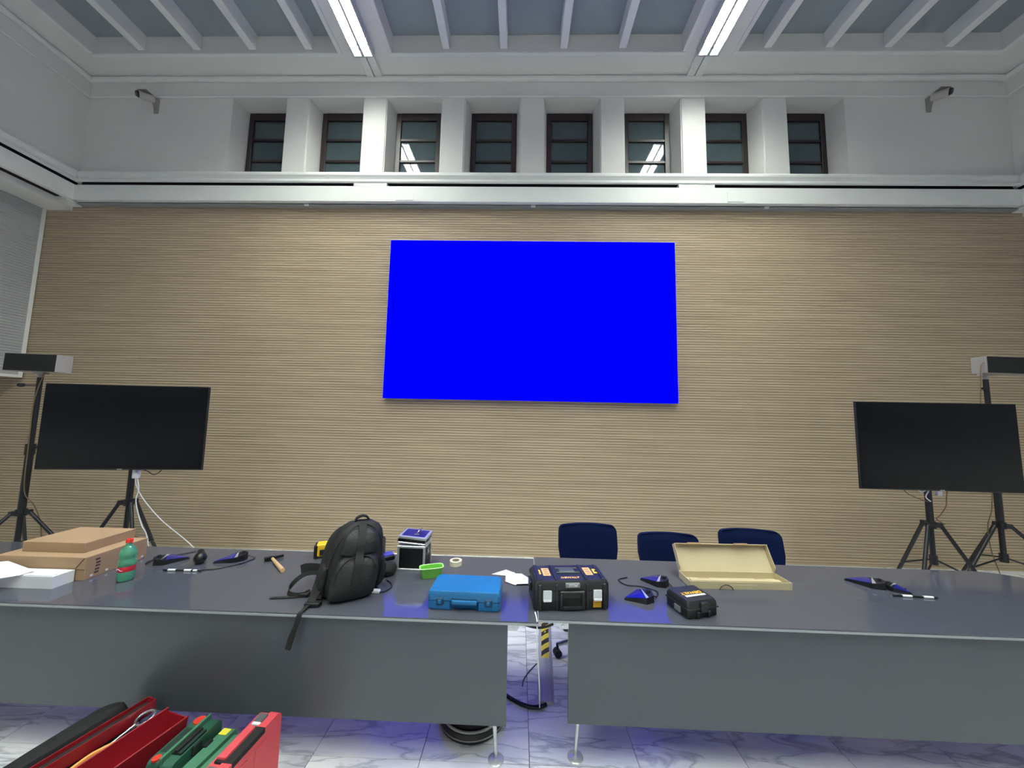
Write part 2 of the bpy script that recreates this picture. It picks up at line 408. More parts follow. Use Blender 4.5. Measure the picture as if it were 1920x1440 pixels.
# ---- ceiling lamps
def lamp(x, label):
    t = thing('ceiling_lamp', label, 'lamp', (x, 4.227, 6.481), 0, 'twin-strip ceiling lamps')
    L = 7.6
    h = NB(); box(h, -0.135, 0.135, -L, 0, 0.075, 0.108)
    for xx in (-0.135, 0.121): box(h, xx, xx + 0.014, -L, 0, 0.0, 0.075)
    box(h, -0.015, 0.015, -L, 0, -0.008, 0.075)
    obj('housing', h, M_lampbody, t)
    obj('end_cap', B(-0.137, 0.137, -0.004, 0.012, -0.002, 0.108, bev=0.002, seg=1), M_lampbody, t)
    for xx in (-0.064, 0.064):
        obj('tube_strip', B(xx - 0.040, xx + 0.044, -L + 0.01, -0.14, 0.030, 0.050), M_tube, t)
        lv = NB()
        for k in range(125): box(lv, xx - 0.044, xx + 0.048, -0.05 - k*0.060, -0.047 - k*0.060, 0.002, 0.028)
        obj('louvre_blades', lv, M_lampbody, t)['kind'] = 'stuff'
    for xx in (-0.058, 0.058): obj('mounting_strip', B(xx - 0.050, xx + 0.050, 0.014, 0.385, 0.075, 0.108, bev=0.003, seg=1), M_trim, t)
lamp(-2.155, 'left of the two twin-strip fluorescent ceiling lamps')
lamp(2.358, 'right of the two twin-strip fluorescent ceiling lamps')

# ================================================================== VIDEO WALL
t = thing('video_wall', 'large bright blue video screen mounted on the slatted wall', 'screen', (0.1195, 4.599, 1.977))
obj('cabinet', B(-1.919, 1.919, 0.004, 0.058, 0.003, 2.158), M_blackplastic, t)
obj('display', B(-1.921, 1.921, 0.0, 0.004, 0.0, 2.161), M_led, t)

# ================================================================== TABLES
TZ = 0.74
def table(name, x0, x1, gapside, label):
    t = thing(name, label, 'table', ((x0+x1)/2, 1.90, 0), -0.0085, 'grey conference tables')
    hl = (x1-x0)/2; g = gapside       # gapside +1: seam on the +x end
    r = 0.42
    cor = (0, 1, 0, 0) if g > 0 else (1, 0, 0, 0)
    poly = rrect(-hl, hl, 0.004, 0.805, r, 10, cor)
    obj('tabletop', prism(NB(), poly, 'z', TZ - 0.016, TZ), M_tabletop, t)
    obj('edge_strip', B(-hl, hl, -0.001, 0.004, TZ - 0.016, TZ - 0.007), M_edge, t)
    gx_ = g*hl
    px1 = gx_ - g*0.155; px0 = -g*hl + g*0.12
    a, b = min(px0, px1), max(px0, px1)
    obj('modesty_panel', B(a, b, 0.030, 0.048, 0.227, TZ - 0.018, bev=0.0015, seg=1), M_panel, t)
    ap = NB()
    prism(ap, [(px1, TZ - 0.016), (px1 + g*0.075, TZ - 0.016), (px1 + g*0.045, TZ - 0.056), (px1, TZ - 0.056)], 'y', 0.022, 0.028)
    pl = obj('apron_plate', ap, M_alu, t)
    obj('screw', cyl(NB(), (px1 + g*0.03, 0.0225, TZ - 0.040), (px1 + g*0.03, 0.019, TZ - 0.040), 0.005, n=10), M_chrome, pl)
    obj('rail', B(a - 0.1, b + 0.1, 0.10, 0.14, TZ - 0.066, TZ - 0.016), M_alu, t)
    obj('rail', B(a - 0.1, b + 0.1, 0.62, 0.66, TZ - 0.066, TZ - 0.016), M_alu, t)
    for xx, ss in ((gx_ - g*0.205, g), (-g*hl + g*0.55, -g)):
        for yy, s2 in ((0.095, 0), (0.66, 1)):
            if s2: xx -= ss*0.16
            lg = NB(); cyl(lg, (xx, yy + 0.02, 0.012), (xx - ss*0.055, yy + (0.03 if not s2 else -0.03), TZ - 0.017), 0.009, 0.021, 14)
            lo = obj('leg', lg, M_chrome, t, True)
            obj('foot_disc', lathe(NB(), [(0.040, 0.0), (0.042, 0.003), (0.037, 0.007), (0.012, 0.011)], 20, (xx, yy + 0.02)), M_alu, lo, True)
    return t
table('conference_table', -4.45, 0.1135, 1, 'left grey lacquered conference table carrying the black backpack')
table('conference_table', 0.1165, 3.62, -1, 'right grey lacquered conference table carrying the open carton')
t = tag(obj('black_cable', tube(NB(), [(0.03, 1.928, 0.712), (0.06, 1.926, 0.700), (0.112, 1.925, 0.692), (0.16, 1.926, 0.699), (0.193, 1.928, 0.712)], 0.006), M_blackplastic, None, True), 'short black cable sagging between the two table aprons', 'cable')

# ================================================================== TV SETS, SPEAKERS, STANDS
def tv(loc, rz, wd, ht, label):
    t = thing('television', label, 'television', loc, rz)
    obj('bezel', B(-wd/2, wd/2, 0.0, 0.022, 0, ht, bev=0.003, seg=1), M_blackplastic, t)
    obj('screen', B(-wd/2 + 0.008, wd/2 - 0.008, -0.0015, 0.001, 0.014, ht - 0.008), M_screen, t)
    obj('rear_housing', B(-wd*0.36, wd*0.36, 0.022, 0.055, 0.04, ht*0.62, bev=0.01), M_blackplastic, t)
    obj('maker_badge', B(-0.02, 0.02, -0.0022, 0.0, 0.004, 0.010), M_alu, t)
def tripod(loc, rz, topz, hubz, spread, label, brz=0.38, name='tripod_stand', pole=0.019):
    t = thing(name, label, 'stand', loc, rz)
    obj('pole', cyl(NB(), (0, 0, hubz - 0.35), (0, 0, topz), pole), M_blacksteel, t, True)
    obj('sleeve', cyl(NB(), (0, 0, hubz - 0.02), (0, 0, hubz + (topz - hubz)*0.45), pole*1.35), M_blacksteel, t, True)
    cl = obj('collar', cyl(NB(), (0, 0, hubz + (topz - hubz)*0.42), (0, 0, hubz + (topz - hubz)*0.50), pole*1.7), M_blackplastic, t, True)
    k = NB(); cyl(k, (0, 0, hubz + (topz - hubz)*0.46), (0.06, -0.02, hubz + (topz - hubz)*0.475), 0.006); cyl(k, (0.05, -0.018, hubz + (topz - hubz)*0.472), (0.085, -0.026, hubz + (topz - hubz)*0.482), 0.013)
    obj('knob', k, M_blackplastic, cl, True)
    hb = NB(); cyl(hb, (0, 0, hubz - 0.03), (0, 0, hubz + 0.03), pole*1.9)
    for i in range(3):
        a = 2*PI*i/3; d = Vector((math.cos(a), math.sin(a), 0)); q = Vector((-d.y, d.x, 0))
        box(hb, 0.0, 0.075, -0.018, 0.018, -0.02, 0.022, mtx=Matrix.Translation((0, 0, hubz)) @ Matrix.Rotation(a, 4, 'Z'))
    obj('hub', hb, M_blackplastic, t)
    obj('lower_collar', cyl(NB(), (0, 0, hubz - 0.36), (0, 0, hubz - 0.28), pole*1.5), M_blackplastic, t, True)
    for i in range(3):
        a = 2*PI*i/3; d = Vector((math.cos(a), math.sin(a), 0))
        p0 = d*0.065 + Vector((0, 0, hubz)); p1 = d*spread + Vector((0, 0, 0.02))
        lg = obj('leg', cyl(NB(), p0, p1, 0.0155, n=12), M_blacksteel, t, True)
        dr = (p1 - p0).normalized()
        obj('rubber_foot', cyl(NB(), p1 - dr*0.04, p1 + dr*0.008, 0.021, n=12), M_blackplastic, lg, True)
        m = p0.lerp(p1, 0.55)
        br = NB(); cyl(br, (d*0.02) + Vector((0, 0, hubz - 0.32)), m, 0.008, n=8)
        obj('brace', br, M_blacksteel, lg, True)
        obj('rivet', cyl(NB(), m - Vector((-d.y, d.x, 0))*0.019, m + Vector((-d.y, d.x, 0))*0.019, 0.006, n=8), M_chrome, lg, True)
    return t
# work in world-aligned child coordinates for the loose cables
def world_child(parent, name, bm, m, smooth=True):
    o = obj(name, bm, m, None, smooth); o.parent = parent
    o.matrix_parent_inverse = (Matrix.Translation(parent.location) @ Matrix.Rotation(parent.rotation_euler.z, 4, 'Z')).inverted()
    return o
def tv_mount(t, tvloc, rz):
    m = Matrix.Translation(tvloc) @ Matrix.Rotation(rz, 4, 'Z')
    world_child(t, 'mount_plate', box(NB(), -0.14, 0.14, 0.056, 0.066, 0.20, 0.56, mtx=m), M_blacksteel, False)
    world_child(t, 'mount_bar', box(NB(), -0.025, 0.025, 0.066, 0.10, 0.05, 0.50, mtx=m), M_blacksteel, False)
# left television: rotated slightly
tv((-3.81, 3.355, 1.187), 0.131, 1.44, 0.812, 'large switched-off black television on tripod, left of the blue screen')
ts = tripod((-3.80, 3.462, 0), math.radians(212), 1.62, 0.862, 0.46, 'black tripod stand carrying the left television, behind cardboard boxes', name='television_stand')
tv_mount(ts, (-3.81, 3.355, 1.187), 0.131)
world_child(ts, 'power_adapter', B(-3.735, -3.675, 3.40, 3.43, 1.10, 1.185, bev=0.008), M_white, False)
world_child(ts, 'white_cable', tube(NB(), [(-3.69, 3.415, 1.11), (-3.665, 3.415, 1.00), (-3.68, 3.415, 0.90), (-3.66, 3.42, 0.80), (-3.60, 3.42, 0.66), (-3.55, 3.43, 0.56), (-3.50, 3.47, 0.25), (-3.42, 3.50, 0.01)], 0.0045), M_white)
world_child(ts, 'white_cable', tube(NB(), [(-3.71, 3.415, 1.10), (-3.69, 3.415, 1.03), (-3.62, 3.43, 0.90), (-3.45, 3.46, 0.70), (-3.22, 3.50, 0.50), (-2.98, 3.55, 0.25), (-2.75, 3.6, 0.01)], 0.004), M_white)
world_child(ts, 'thin_cable', tube(NB(), [(-3.70, 3.44, 1.19), (-3.62, 3.44, 1.165), (-3.56, 3.44, 1.135), (-3.50, 3.44, 1.165), (-3.48, 3.44, 1.20)], 0.004), M_blackplastic)
# right television
tv((3.88, 3.395, 1.167), -0.029, 1.42, 0.81, 'large switched-off black television on tripod, right of the blue screen')
ts = tripod((3.865, 3.50, 0), math.radians(208), 1.62, 0.842, 0.47, 'black tripod stand carrying the right television', name='television_stand')
tv_mount(ts, (3.88, 3.395, 1.167), -0.029)
world_child(ts, 'power_adapter', B(3.90, 3.945, 3.45, 3.48, 1.115, 1.175, bev=0.006), M_white, False)
world_child(ts, 'thin_cable', tube(NB(), [(3.60, 3.46, 1.18), (3.63, 3.46, 1.13), (3.74, 3.46, 1.08), (3.83, 3.46, 1.055)], 0.004), mat('tan_cable', (110, 92, 62), 0.6))
world_child(ts, 'thin_cable', tube(NB(), [(4.0, 3.46, 1.17), (3.985, 3.46, 1.09), (3.975, 3.46, 1.02), (3.92, 3.46, 0.94), (3.89, 3.47, 0.90), (3.96, 3.47, 0.85)], 0.004), MC['tan_cable'])
world_child(ts, 'white_cable', tube(NB(), [(3.72, 3.46, 1.18), (3.76, 3.46, 1.145), (3.83, 3.46, 1.165), (3.80, 3.46, 1.10), (3.84, 3.46, 1.06)], 0.005), M_white)

def speaker(loc, rz, roll, label, px):
    t = thing('speaker', label, 'speaker', loc, rz); t.rotation_euler = (0.0, roll, rz)
    obj('housing', B(-0.27, 0.27, 0.006, 0.14, 0.0, 0.178, bev=0.006), M_greybox, t)
    obj('grille', B(-0.266, 0.266, 0.0, 0.008, 0.004, 0.174, bev=0.002, seg=1), mat('speaker_grille', (14, 15, 18), 0.8, bump=0.3, bscale=400), t)
    br = NB(); box(br, px - 0.055, px + 0.055, 0.05, 0.10, -0.022, 0.0); cyl(br, (px, 0.075, -0.052), (px, 0.075, -0.02), 0.022)
    obj('bracket', br, M_greybox, t)
speaker((-4.92, 3.40, 2.125), 0.0, 0.022, 'grey speaker with black grille, left, above the television', 0.035)
sl = tripod((-4.885, 3.475, 0), 0.30, 2.07, 0.735, 0.66, 'tall black speaker tripod at the left edge', name='speaker_stand', pole=0.021)
obj('side_knob', cyl(NB(), (-0.02, -0.005, 1.99), (-0.10, -0.04, 1.985), 0.006), M_blackplastic, sl, True)
obj('side_knob', lathe(NB(), [(0.012, -0.02), (0.026, -0.012), (0.026, 0.012), (0.012, 0.02)], 14, (-0.105, -0.042)), M_blackplastic, sl, True).location = (0, 0, 1.985)
world_child(sl, 'cable', tube(NB(), [(-4.82, 3.46, 2.12), (-4.84, 3.44, 1.98), (-4.87, 3.44, 1.78), (-4.86, 3.44, 1.4), (-4.85, 3.45, 0.95), (-4.80, 3.5, 0.80), (-4.76, 3.55, 0.55), (-4.76, 3.6, 0.02)], 0.004), MC['tan_cable'])
speaker((5.13, 3.75, 2.315), 0.0, 0.02, 'grey speaker with black grille at the right edge', -0.21)
sr = tripod((4.92, 3.825, 0), PI + 0.12, 2.26, 0.765, 0.66, 'tall black speaker tripod behind the right television', name='speaker_stand', pole=0.021)
obj('side_knob', cyl(NB(), (0.02, 0.005, 2.16), (0.075, 0.02, 2.16), 0.014), M_blackplastic, sr, True)
world_child(sr, 'cable', tube(NB(), [(4.88, 3.78, 2.43), (4.83, 3.78, 2.40), (4.82, 3.79, 2.2), (4.81, 3.80, 1.9), (4.84, 3.80, 1.3), (4.82, 3.80, 0.95), (4.76, 3.80, 0.75), (4.80, 3.82, 0.5), (4.92, 3.85, 0.2), (5.0, 3.9, 0.01)], 0.004), MC['tan_cable'])

# ---- wall cameras
def cctv(x, z, s, label):
    t = thing('security_camera', label, 'camera', (x, WY, z), 0, 'small wall cameras')
    wp = NB(); prism(wp, [(0, 0.05), (-0.05, 0.05), (-0.06, 0.03), (-0.02, -0.06), (0, -0.15)], 'x', 0.02*s - 0.035, 0.02*s + 0.035)
    obj('bracket', wp, M_greybox, t)
    bd = NB(); cyl(bd, (0.01*s, -0.04, 0.035), (-0.075*s, -0.17, -0.005), 0.052, 0.052, 18)
    b = obj('body', bd, mat('camera_white', (186, 184, 178), 0.5), t, True)
    ln = NB(); cyl(ln, (-0.073*s, -0.166, -0.003), (-0.088*s, -0.192, -0.012), 0.046, 0.036, 18)
    obj('lens', ln, M_blackplastic, b, True)
    obj('sun_visor', box(NB(), -0.115, 0.02, -0.165, -0.04, 0.07, 0.078, mtx=Matrix.Scale(s, 4, (1, 0, 0))), M_greybox, b)
cctv(-5.40, 6.215, 1, 'small white security camera on the upper wall, left of the windows')
cctv(5.62, 6.235, -1, 'small white security camera on the upper wall, right of the windows')

# ================================================================== CHAIRS
def chair(loc, rz, top, lean, label):
    t = thing('swivel_chair', label, 'chair', loc, rz, 'blue swivel chairs')
    # shell backrest
    rings = []
    z0 = 0.50; hh = top - z0
    prof_ = [(0.0, 0.195), (0.15, 0.225), (0.5, 0.245), (0.80, 0.243), (0.90, 0.240), (0.955, 0.232), (0.985, 0.218), (1.0, 0.200)]
    for s, hw in prof_:
        z = z0 + hh*s; yb = 0.02 + lean*s*hh; th = 0.028 if s < 0.95 else 0.018
        ring = []
        n = 14
        for i in range(n + 1):
            u = -1 + 2*i/n; ring.append((u*hw, yb - 0.045*u*u - th, z))
        for i in range(n + 1):
            u = 1 - 2*i/n; ring.append((u*hw, yb - 0.045*u*u + th, z))
        rings.append(ring)
    obj('backrest', loft(NB(), rings), M_chairblue, t, True)
    st = NB(); prism(st, rrect(-0.235, 0.235, -0.46, 0.02, 0.07, 5), 'z', 0.43, 0.50)
    obj('seat', st, M_chairblue, t, True)
    obj('back_link', tube(NB(), [(0, -0.1, 0.42), (0, 0.05, 0.43), (0, 0.075, 0.55)], 0.02), M_blacksteel, t, True)
    obj('gas_column', cyl(NB(), (0, -0.2, 0.09), (0, -0.2, 0.43), 0.027), M_blacksteel, t, True)
    for i in range(5):
        a = i*2*PI/5 + math.radians(196)
        d = Vector((math.cos(a), math.sin(a), 0)); c = Vector((0, -0.2, 0))
        ar = obj('base_arm', cyl(NB(), c + Vector((0, 0, 0.115)), c + d*0.30 + Vector((0, 0, 0.085)), 0.022, 0.015, 10), M_chrome, t, True)
        q = Vector((-d.y, d.x, 0)); e = c + d*0.30 + Vector((0, 0, 0.028))
        cw = NB(); cyl(cw, e - q*0.024, e + q*0.024, 0.028, n=16)
        ww = obj('caster', cw, M_blackplastic, ar, True)
        obj('caster_stem', cyl(NB(), e + Vector((0, 0, 0.02)), e + Vector((0, 0, 0.065)), 0.010, n=8), M_blacksteel, ww, True)
chair((0.592, 3.10, 0), 0.03, 0.865, 0.12, 'dark blue chair directly behind the black tool case')
chair((1.265, 3.10, 0), -0.06, 0.806, 0.16, 'dark blue chair behind the carton lid, middle of three')
chair((1.955, 3.10, 0), -0.08, 0.850, 0.18, 'dark blue chair nearest the right television')

# ================================================================== THINGS ON THE TABLES
# ---- cardboard boxes
def carton(loc, rz, sx, sy, sz, label, tape=True):
    t = thing('cardboard_box', label, 'box', loc, rz)
    obj('box_body', B(0, sx, 0, sy, 0, sz, bev=0.002, seg=1), M_card, t)
    return t
t = carton((-3.15, 2.158, TZ), 0.0, 0.56, 0.355, 0.133, 'wide lower cardboard box under the smaller box')
obj('flap_edge', B(0.0, 0.559, -0.0015, 0.0, 0.062, 0.064), M_print, t)
fe = NB(); prism(fe, [(0.50, 0.07), (0.505, 0.07), (0.553, 0.128), (0.548, 0.128)], 'y', -0.0015, 0.0); obj('flap_cut', fe, M_print, t)
for yz in ((0.062, 0.098), (0.066, 0.078), (0.064, 0.060), (0.062, 0.040), (0.060, 0.022)): obj('side_print', B(0.559, 0.5610, yz[0] - 0.010, yz[0] + 0.012, yz[1], yz[1] + 0.010), M_print, t)
obj('side_line', B(0.559, 0.5608, 0.265, 0.270, 0.03, 0.115), M_print, t)
for y in (0.03, 0.11, 0.24, 0.32): obj('staple', B(0.559, 0.5612, y, y + 0.014, 0.012, 0.022), M_white, t)
carton((-3.085, 2.222, TZ + 0.133), 0.0, 0.403, 0.29, 0.06, 'smaller cardboard box resting on the wide box')
# ---- white foam block and sheet
t = thing('foam_packing', 'white foam packing slab at the left end of the table', 'packing', (-2.645, 2.053, TZ))
ft = NB(); prism(ft, [(-0.62, 0.0), (0.0, 0.0), (0.003, 0.098), (-0.62, 0.098)], 'z', 0.0, 0.066)
obj('slab', ft, M_white, t)
obj('raised_ridge', B(-0.62, -0.012, 0.004, 0.03, 0.066, 0.071, bev=0.002, seg=1), M_white, t)
sh = NB(); sv = [(-3.10, 2.135, 0.842), (-3.06, 2.150, 0.843), (-2.82, 2.100, 0.815), (-2.83, 2.045, 0.8125), (-2.90, 1.98, 0.814), (-3.12, 1.99, 0.826)]
loft(sh, [[Vector(p) for p in sv], [Vector(p) + Vector((0, 0, 0.0015)) for p in sv]])
tag(obj('paper_sheet', sh, M_paper), 'loose white sheet lying on the foam slab', 'paper')
# ---- bottle
M_green = mat('green_bottle_plastic', (110, 205, 165), 0.08, trans=0.6, spec=0.5)
t = thing('plastic_bottle', 'green plastic soda bottle with red cap and label', 'bottle', (-2.365, 2.185, TZ))
bp_ = [(0.0, 0.006), (0.024, 0.0), (0.036, 0.004), (0.040, 0.018), (0.040, 0.050), (0.0385, 0.056), (0.0385, 0.086), (0.041, 0.093), (0.0415, 0.110), (0.037, 0.124), (0.036, 0.132), (0.041, 0.146), (0.0405, 0.160), (0.034, 0.180), (0.022, 0.198), (0.0145, 0.208), (0.0140, 0.216), (0.0155, 0.217), (0.0155, 0.219), (0.013, 0.219), (0.013, 0.222)]
obj('bottle_body', lathe(NB(), [(max(r, 0.001), z) for r, z in bp_], 28), M_green, t, True)
lb = obj('label', lathe(NB(), [(0.0390, 0.0565), (0.0396, 0.058), (0.0396, 0.084), (0.0390, 0.0855)], 28), mat('red_label', (196, 34, 52), 0.4), t, True)
wv = NB(); pts = []
for i in range(14):
    a = -PI*0.95 + i*0.14; pts.append((0.0398*math.cos(a), 0.0398*math.sin(a), 0.071 + 0.005*math.sin(i*0.9)))
tube(wv, pts, 0.0018, n=6, sub=2); obj('white_wave', wv, M_white, lb, True)
obj('cap', lathe(NB(), [(0.0155, 0.219), (0.0165, 0.220), (0.0165, 0.236), (0.0145, 0.240), (0.002, 0.2405)], 22), mat('red_cap', (206, 40, 36), 0.45), t, True)
# ---- wedge microphones
M_wreflect = mat('wedge_painted_reflection', (26, 30, 120), 0.2, coat=0.4)  # blue screen reflection painted onto the glossy black wedges
def wedge(loc, rz, L, label, cable=None, sc=1.0):
    t = thing('desk_microphone_base', label, 'microphone', loc, rz)
    hb = NB()
    # kite footprint, tip at -x, low there and high at +x
    base = [(-L*0.5, 0.0), (L*0.12, -0.058*sc), (L*0.42, -0.042*sc), (L*0.5, 0.0), (L*0.42, 0.042*sc), (L*0.12, 0.058*sc)]
    top = [0.010, 0.030, 0.040, 0.042, 0.040, 0.030]
    loft(hb, [[(x, y, 0.0) for x, y in base], [(x*0.98, y*0.98, h*sc) for (x, y), h in zip(base, top)]])
    obj('wedge_body', hb, M_blackplastic, t)
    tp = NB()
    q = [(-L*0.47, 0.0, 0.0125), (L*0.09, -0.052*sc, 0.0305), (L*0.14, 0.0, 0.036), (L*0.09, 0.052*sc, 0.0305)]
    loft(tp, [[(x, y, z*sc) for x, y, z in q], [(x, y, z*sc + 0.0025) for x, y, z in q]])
    obj('reflection_face', tp, M_wreflect, t)
    sv_ = NB(); q = [(L*0.11, -0.055*sc, 0.0315), (L*0.20, -0.052*sc, 0.0345), (L*0.22, 0.050*sc, 0.0350), (L*0.15, 0.0, 0.0370)]
    loft(sv_, [[(x, y, z*sc) for x, y, z in q], [(x, y, z*sc + 0.003) for x, y, z in q]])
    obj('silver_band', sv_, M_alu, t)
    sk = NB(); cyl(sk, (L*0.34, 0, 0.038*sc), (L*0.34, 0, 0.052*sc), 0.012, 0.010); obj('socket', sk, M_blackplastic, t, True)
    if cable: obj('cable', tube(NB(), cable, 0.0035), M_blackplastic, t, True)
    return t
wedge((-2.355, 2.46, TZ), PI + 0.55, 0.19, 'black wedge microphone base with painted blue reflection beside the cardboard boxes', [(0.09, 0, 0.02), (0.13, -0.01, 0.004), (0.12, -0.07, 0.004), (0.02, -0.11, 0.004), (-0.10, -0.14, 0.004)])
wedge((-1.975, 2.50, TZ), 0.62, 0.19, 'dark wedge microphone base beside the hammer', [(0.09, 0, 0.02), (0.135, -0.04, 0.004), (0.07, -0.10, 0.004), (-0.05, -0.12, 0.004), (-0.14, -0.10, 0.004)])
wedge((0.87, 2.36, TZ), -0.42, 0.17, 'black wedge microphone base with painted blue reflection behind the small black case', [(0.08, 0, 0.02), (0.11, -0.02, 0.004), (0.13, -0.08, 0.004)])
wedge((0.70, 2.145, TZ), 0.12, 0.17, 'black wedge microphone base with bright painted blue reflection in front, beside the black tool case', [(0.08, 0, 0.02), (0.12, 0.02, 0.004), (0.15, 0.08, 0.004), (0.09, 0.14, 0.004), (0.0, 0.17, 0.004), (-0.02, 0.24, 0.004), (0.05, 0.27, 0.004)])
wedge((2.24, 2.43, TZ), -0.55, 0.20, 'black wedge microphone base with painted blue reflection alone on the right table', [(0.09, 0, 0.02), (0.15, 0.02, 0.004), (0.20, 0.06, 0.004)])
wg = wedge((2.365, 2.35, TZ), 2.2, 0.12, 'smaller wedge base touching the larger one on the right table', None, 0.8)
def gooseneck(p0, p1, glints, label):
    p0, p1 = Vector(p0), Vector(p1); d = (p1 - p0); a = math.atan2(d.y, d.x); L = d.length
    t = thing('gooseneck_microphone', label, 'microphone', p0, a)
    obj('stem', tube(NB(), [(0, 0, 0.006), (L*0.5, 0.002, 0.006), (L*0.92, 0, 0.006)], 0.0055), M_blackplastic, t, True)
    obj('capsule', tube(NB(), [(L*0.90, 0, 0.007), (L, 0, 0.007)], lambda s: 0.0068 - 0.003*s), M_blackplastic, t, True)
    for u0, u1 in glints: obj('white_glint', cyl(NB(), (L*u0, 0.001, 0.0062), (L*u1, 0.001, 0.0062), 0.0068, n=12), M_white, t, True)  # highlights on the glossy black stem, painted as white rings
gooseneck((-2.265, 2.318, TZ), (-2.02, 2.322, TZ), ((0.12, 0.32), (0.55, 0.73), (0.78, 0.92)), 'thin black gooseneck microphone with painted white glints lying beside cardboard boxes')
gooseneck((2.262, 2.278, TZ), (2.505, 2.264, TZ), ((0.2, 0.42), (0.68, 0.90)), 'thin black gooseneck microphone with painted white glints lying on the right table')
t = thing('ball_microphone', 'black cylinder with round ball end between two wedge bases', 'microphone', (-2.165, 2.47, TZ), -0.85)
obj('barrel', cyl(NB(), (-0.085, 0, 0.040), (0.02, 0, 0.034), 0.020, 0.023), M_blackplastic, t, True)
bl = NB(); bmesh.ops.create_uvsphere(bl, u_segments=20, v_segments=12, radius=0.036, matrix=Matrix.Translation((0.04, 0, 0.036)))
obj('ball_head', bl, mat('black_gloss_ball', (18, 20, 20), 0.3), t, True)
obj('ring', cyl(NB(), (0.008, 0, 0.035), (0.016, 0, 0.035), 0.0335), M_blacksteel, t, True)
# ---- hammer
t = thing('hammer', 'small hammer with light wooden handle', 'hammer', (-1.708, 2.53, TZ), math.atan2(-0.19, 0.205))
obj('handle', tube(NB(), [(0.0, 0, 0.014), (0.06, 0, 0.013), (0.14, 0, 0.013), (0.22, 0, 0.014), (0.275, 0, 0.014)], lambda s: 0.0085 + 0.0055*s), mat('handle_wood', (196, 164, 122), 0.55), t, True)
hd = NB(); box(hd, -0.014, 0.014, -0.045, 0.012, 0.002, 0.026, bev=0.003); prism(hd, [(-0.011, 0.012), (0.011, 0.012), (0.004, 0.07), (-0.004, 0.07)], 'z', 0.007, 0.021)
obj('head', hd, M_blacksteel, t)
# ---- yellow laser level
t = thing('laser_level', 'yellow and black tool partly hidden behind the backpack', 'tool', (-1.385, 2.62, TZ), 0.35)
obj('yellow_body', B(-0.055, 0.075, -0.04, 0.04, 0.012, 0.098, bev=0.014, seg=3), mat('tool_yellow', (238, 196, 28), 0.45), t)
obj('black_side', B(-0.068, -0.042, -0.044, 0.044, 0.0, 0.094, bev=0.012, seg=2), M_blackplastic, t)
obj('window', B(-0.03, 0.012, -0.0425, -0.038, 0.022, 0.062, bev=0.003, seg=1), M_blackplastic, t)
obj('base', B(-0.05, 0.07, -0.036, 0.036, 0.0, 0.014, bev=0.004, seg=1), M_blackplastic, t)
# ---- dark canister on a blue-topped charger
t = thing('battery_charger', 'flat charger with blue top under the dark canister', 'charger', (-0.955, 2.60, TZ), 0.55)
obj('charger_body', B(-0.075, 0.075, -0.045, 0.045, 0.0, 0.030, bev=0.010, seg=3), M_blackplastic, t)
obj('blue_top', B(-0.068, 0.068, -0.038, 0.038, 0.028, 0.036, bev=0.004, seg=2), mat('violet_blue_plastic', (70, 70, 170), 0.3), t)
obj('white_clip', B(-0.07, -0.045, -0.046, -0.034, 0.010, 0.034, bev=0.004, seg=1), M_white, t)
t = thing('canister', 'dark grey cylinder standing between backpack and metal case', 'canister', (-0.985, 2.62, TZ + 0.036))
obj('canister_body', lathe(NB(), [(0.030, 0), (0.034, 0.003), (0.034, 0.098), (0.031, 0.102)], 26), mat('canister_grey', (58, 58, 60), 0.5), t, True)
obj('canister_lid', lathe(NB(), [(0.029, 0.102), (0.030, 0.106), (0.012, 0.106), (0.010, 0.103)], 26), M_blackplastic, t, True)
# ---- small bits
nb = NB(); box(nb, -1.395, -1.372, 2.374, 2.388, TZ, TZ + 0.010, bev=0.003, seg=1)
tag(obj('usb_stick', nb, M_blackplastic), 'tiny black plug lying between hammer and backpack', 'plug')
nb = NB(); box(nb, -1.235, -1.205, 2.41, 2.435, TZ, TZ + 0.022, bev=0.003, seg=1)
tag(obj('white_connector', nb, M_white), 'small white connector touching the left side of the backpack', 'connector')
t = thing('charging_cable', 'thin black charging cable with white plug right of the backpack', 'cable', (0, 0, 0))
obj('cord', tube(NB(), [(-0.81, 2.29, TZ+0.004), (-0.80, 2.275, TZ+0.004), (-0.765, 2.24, TZ+0.004), (-0.745, 2.19, TZ+0.004), (-0.765, 2.14, TZ+0.004), (-0.79, 2.13, TZ+0.004)], 0.0035), M_blackplastic, t, True)
obj('plug', B(-0.835, -0.79, 2.115, 2.145, TZ, TZ + 0.016, bev=0.004, seg=1), M_white, t)
# ---- headphones-like dark pouch behind the backpack
pz = NB(); rings = []
for s, r in ((0.0, 0.6), (0.15, 0.9), (0.5, 1.0), (0.8, 0.8), (1.0, 0.35)):
    rings.append([(x, y, TZ + 0.075*s) for x, y in sup(-0.835, 2.37, 0.055*r, 0.06*r, 2.3, 20)])
tag(obj('black_pouch', loft(pz, rings), mat('pouch_black', (16, 17, 22), 0.8), None, True), 'small rounded black pouch behind the right side of backpack', 'pouch')

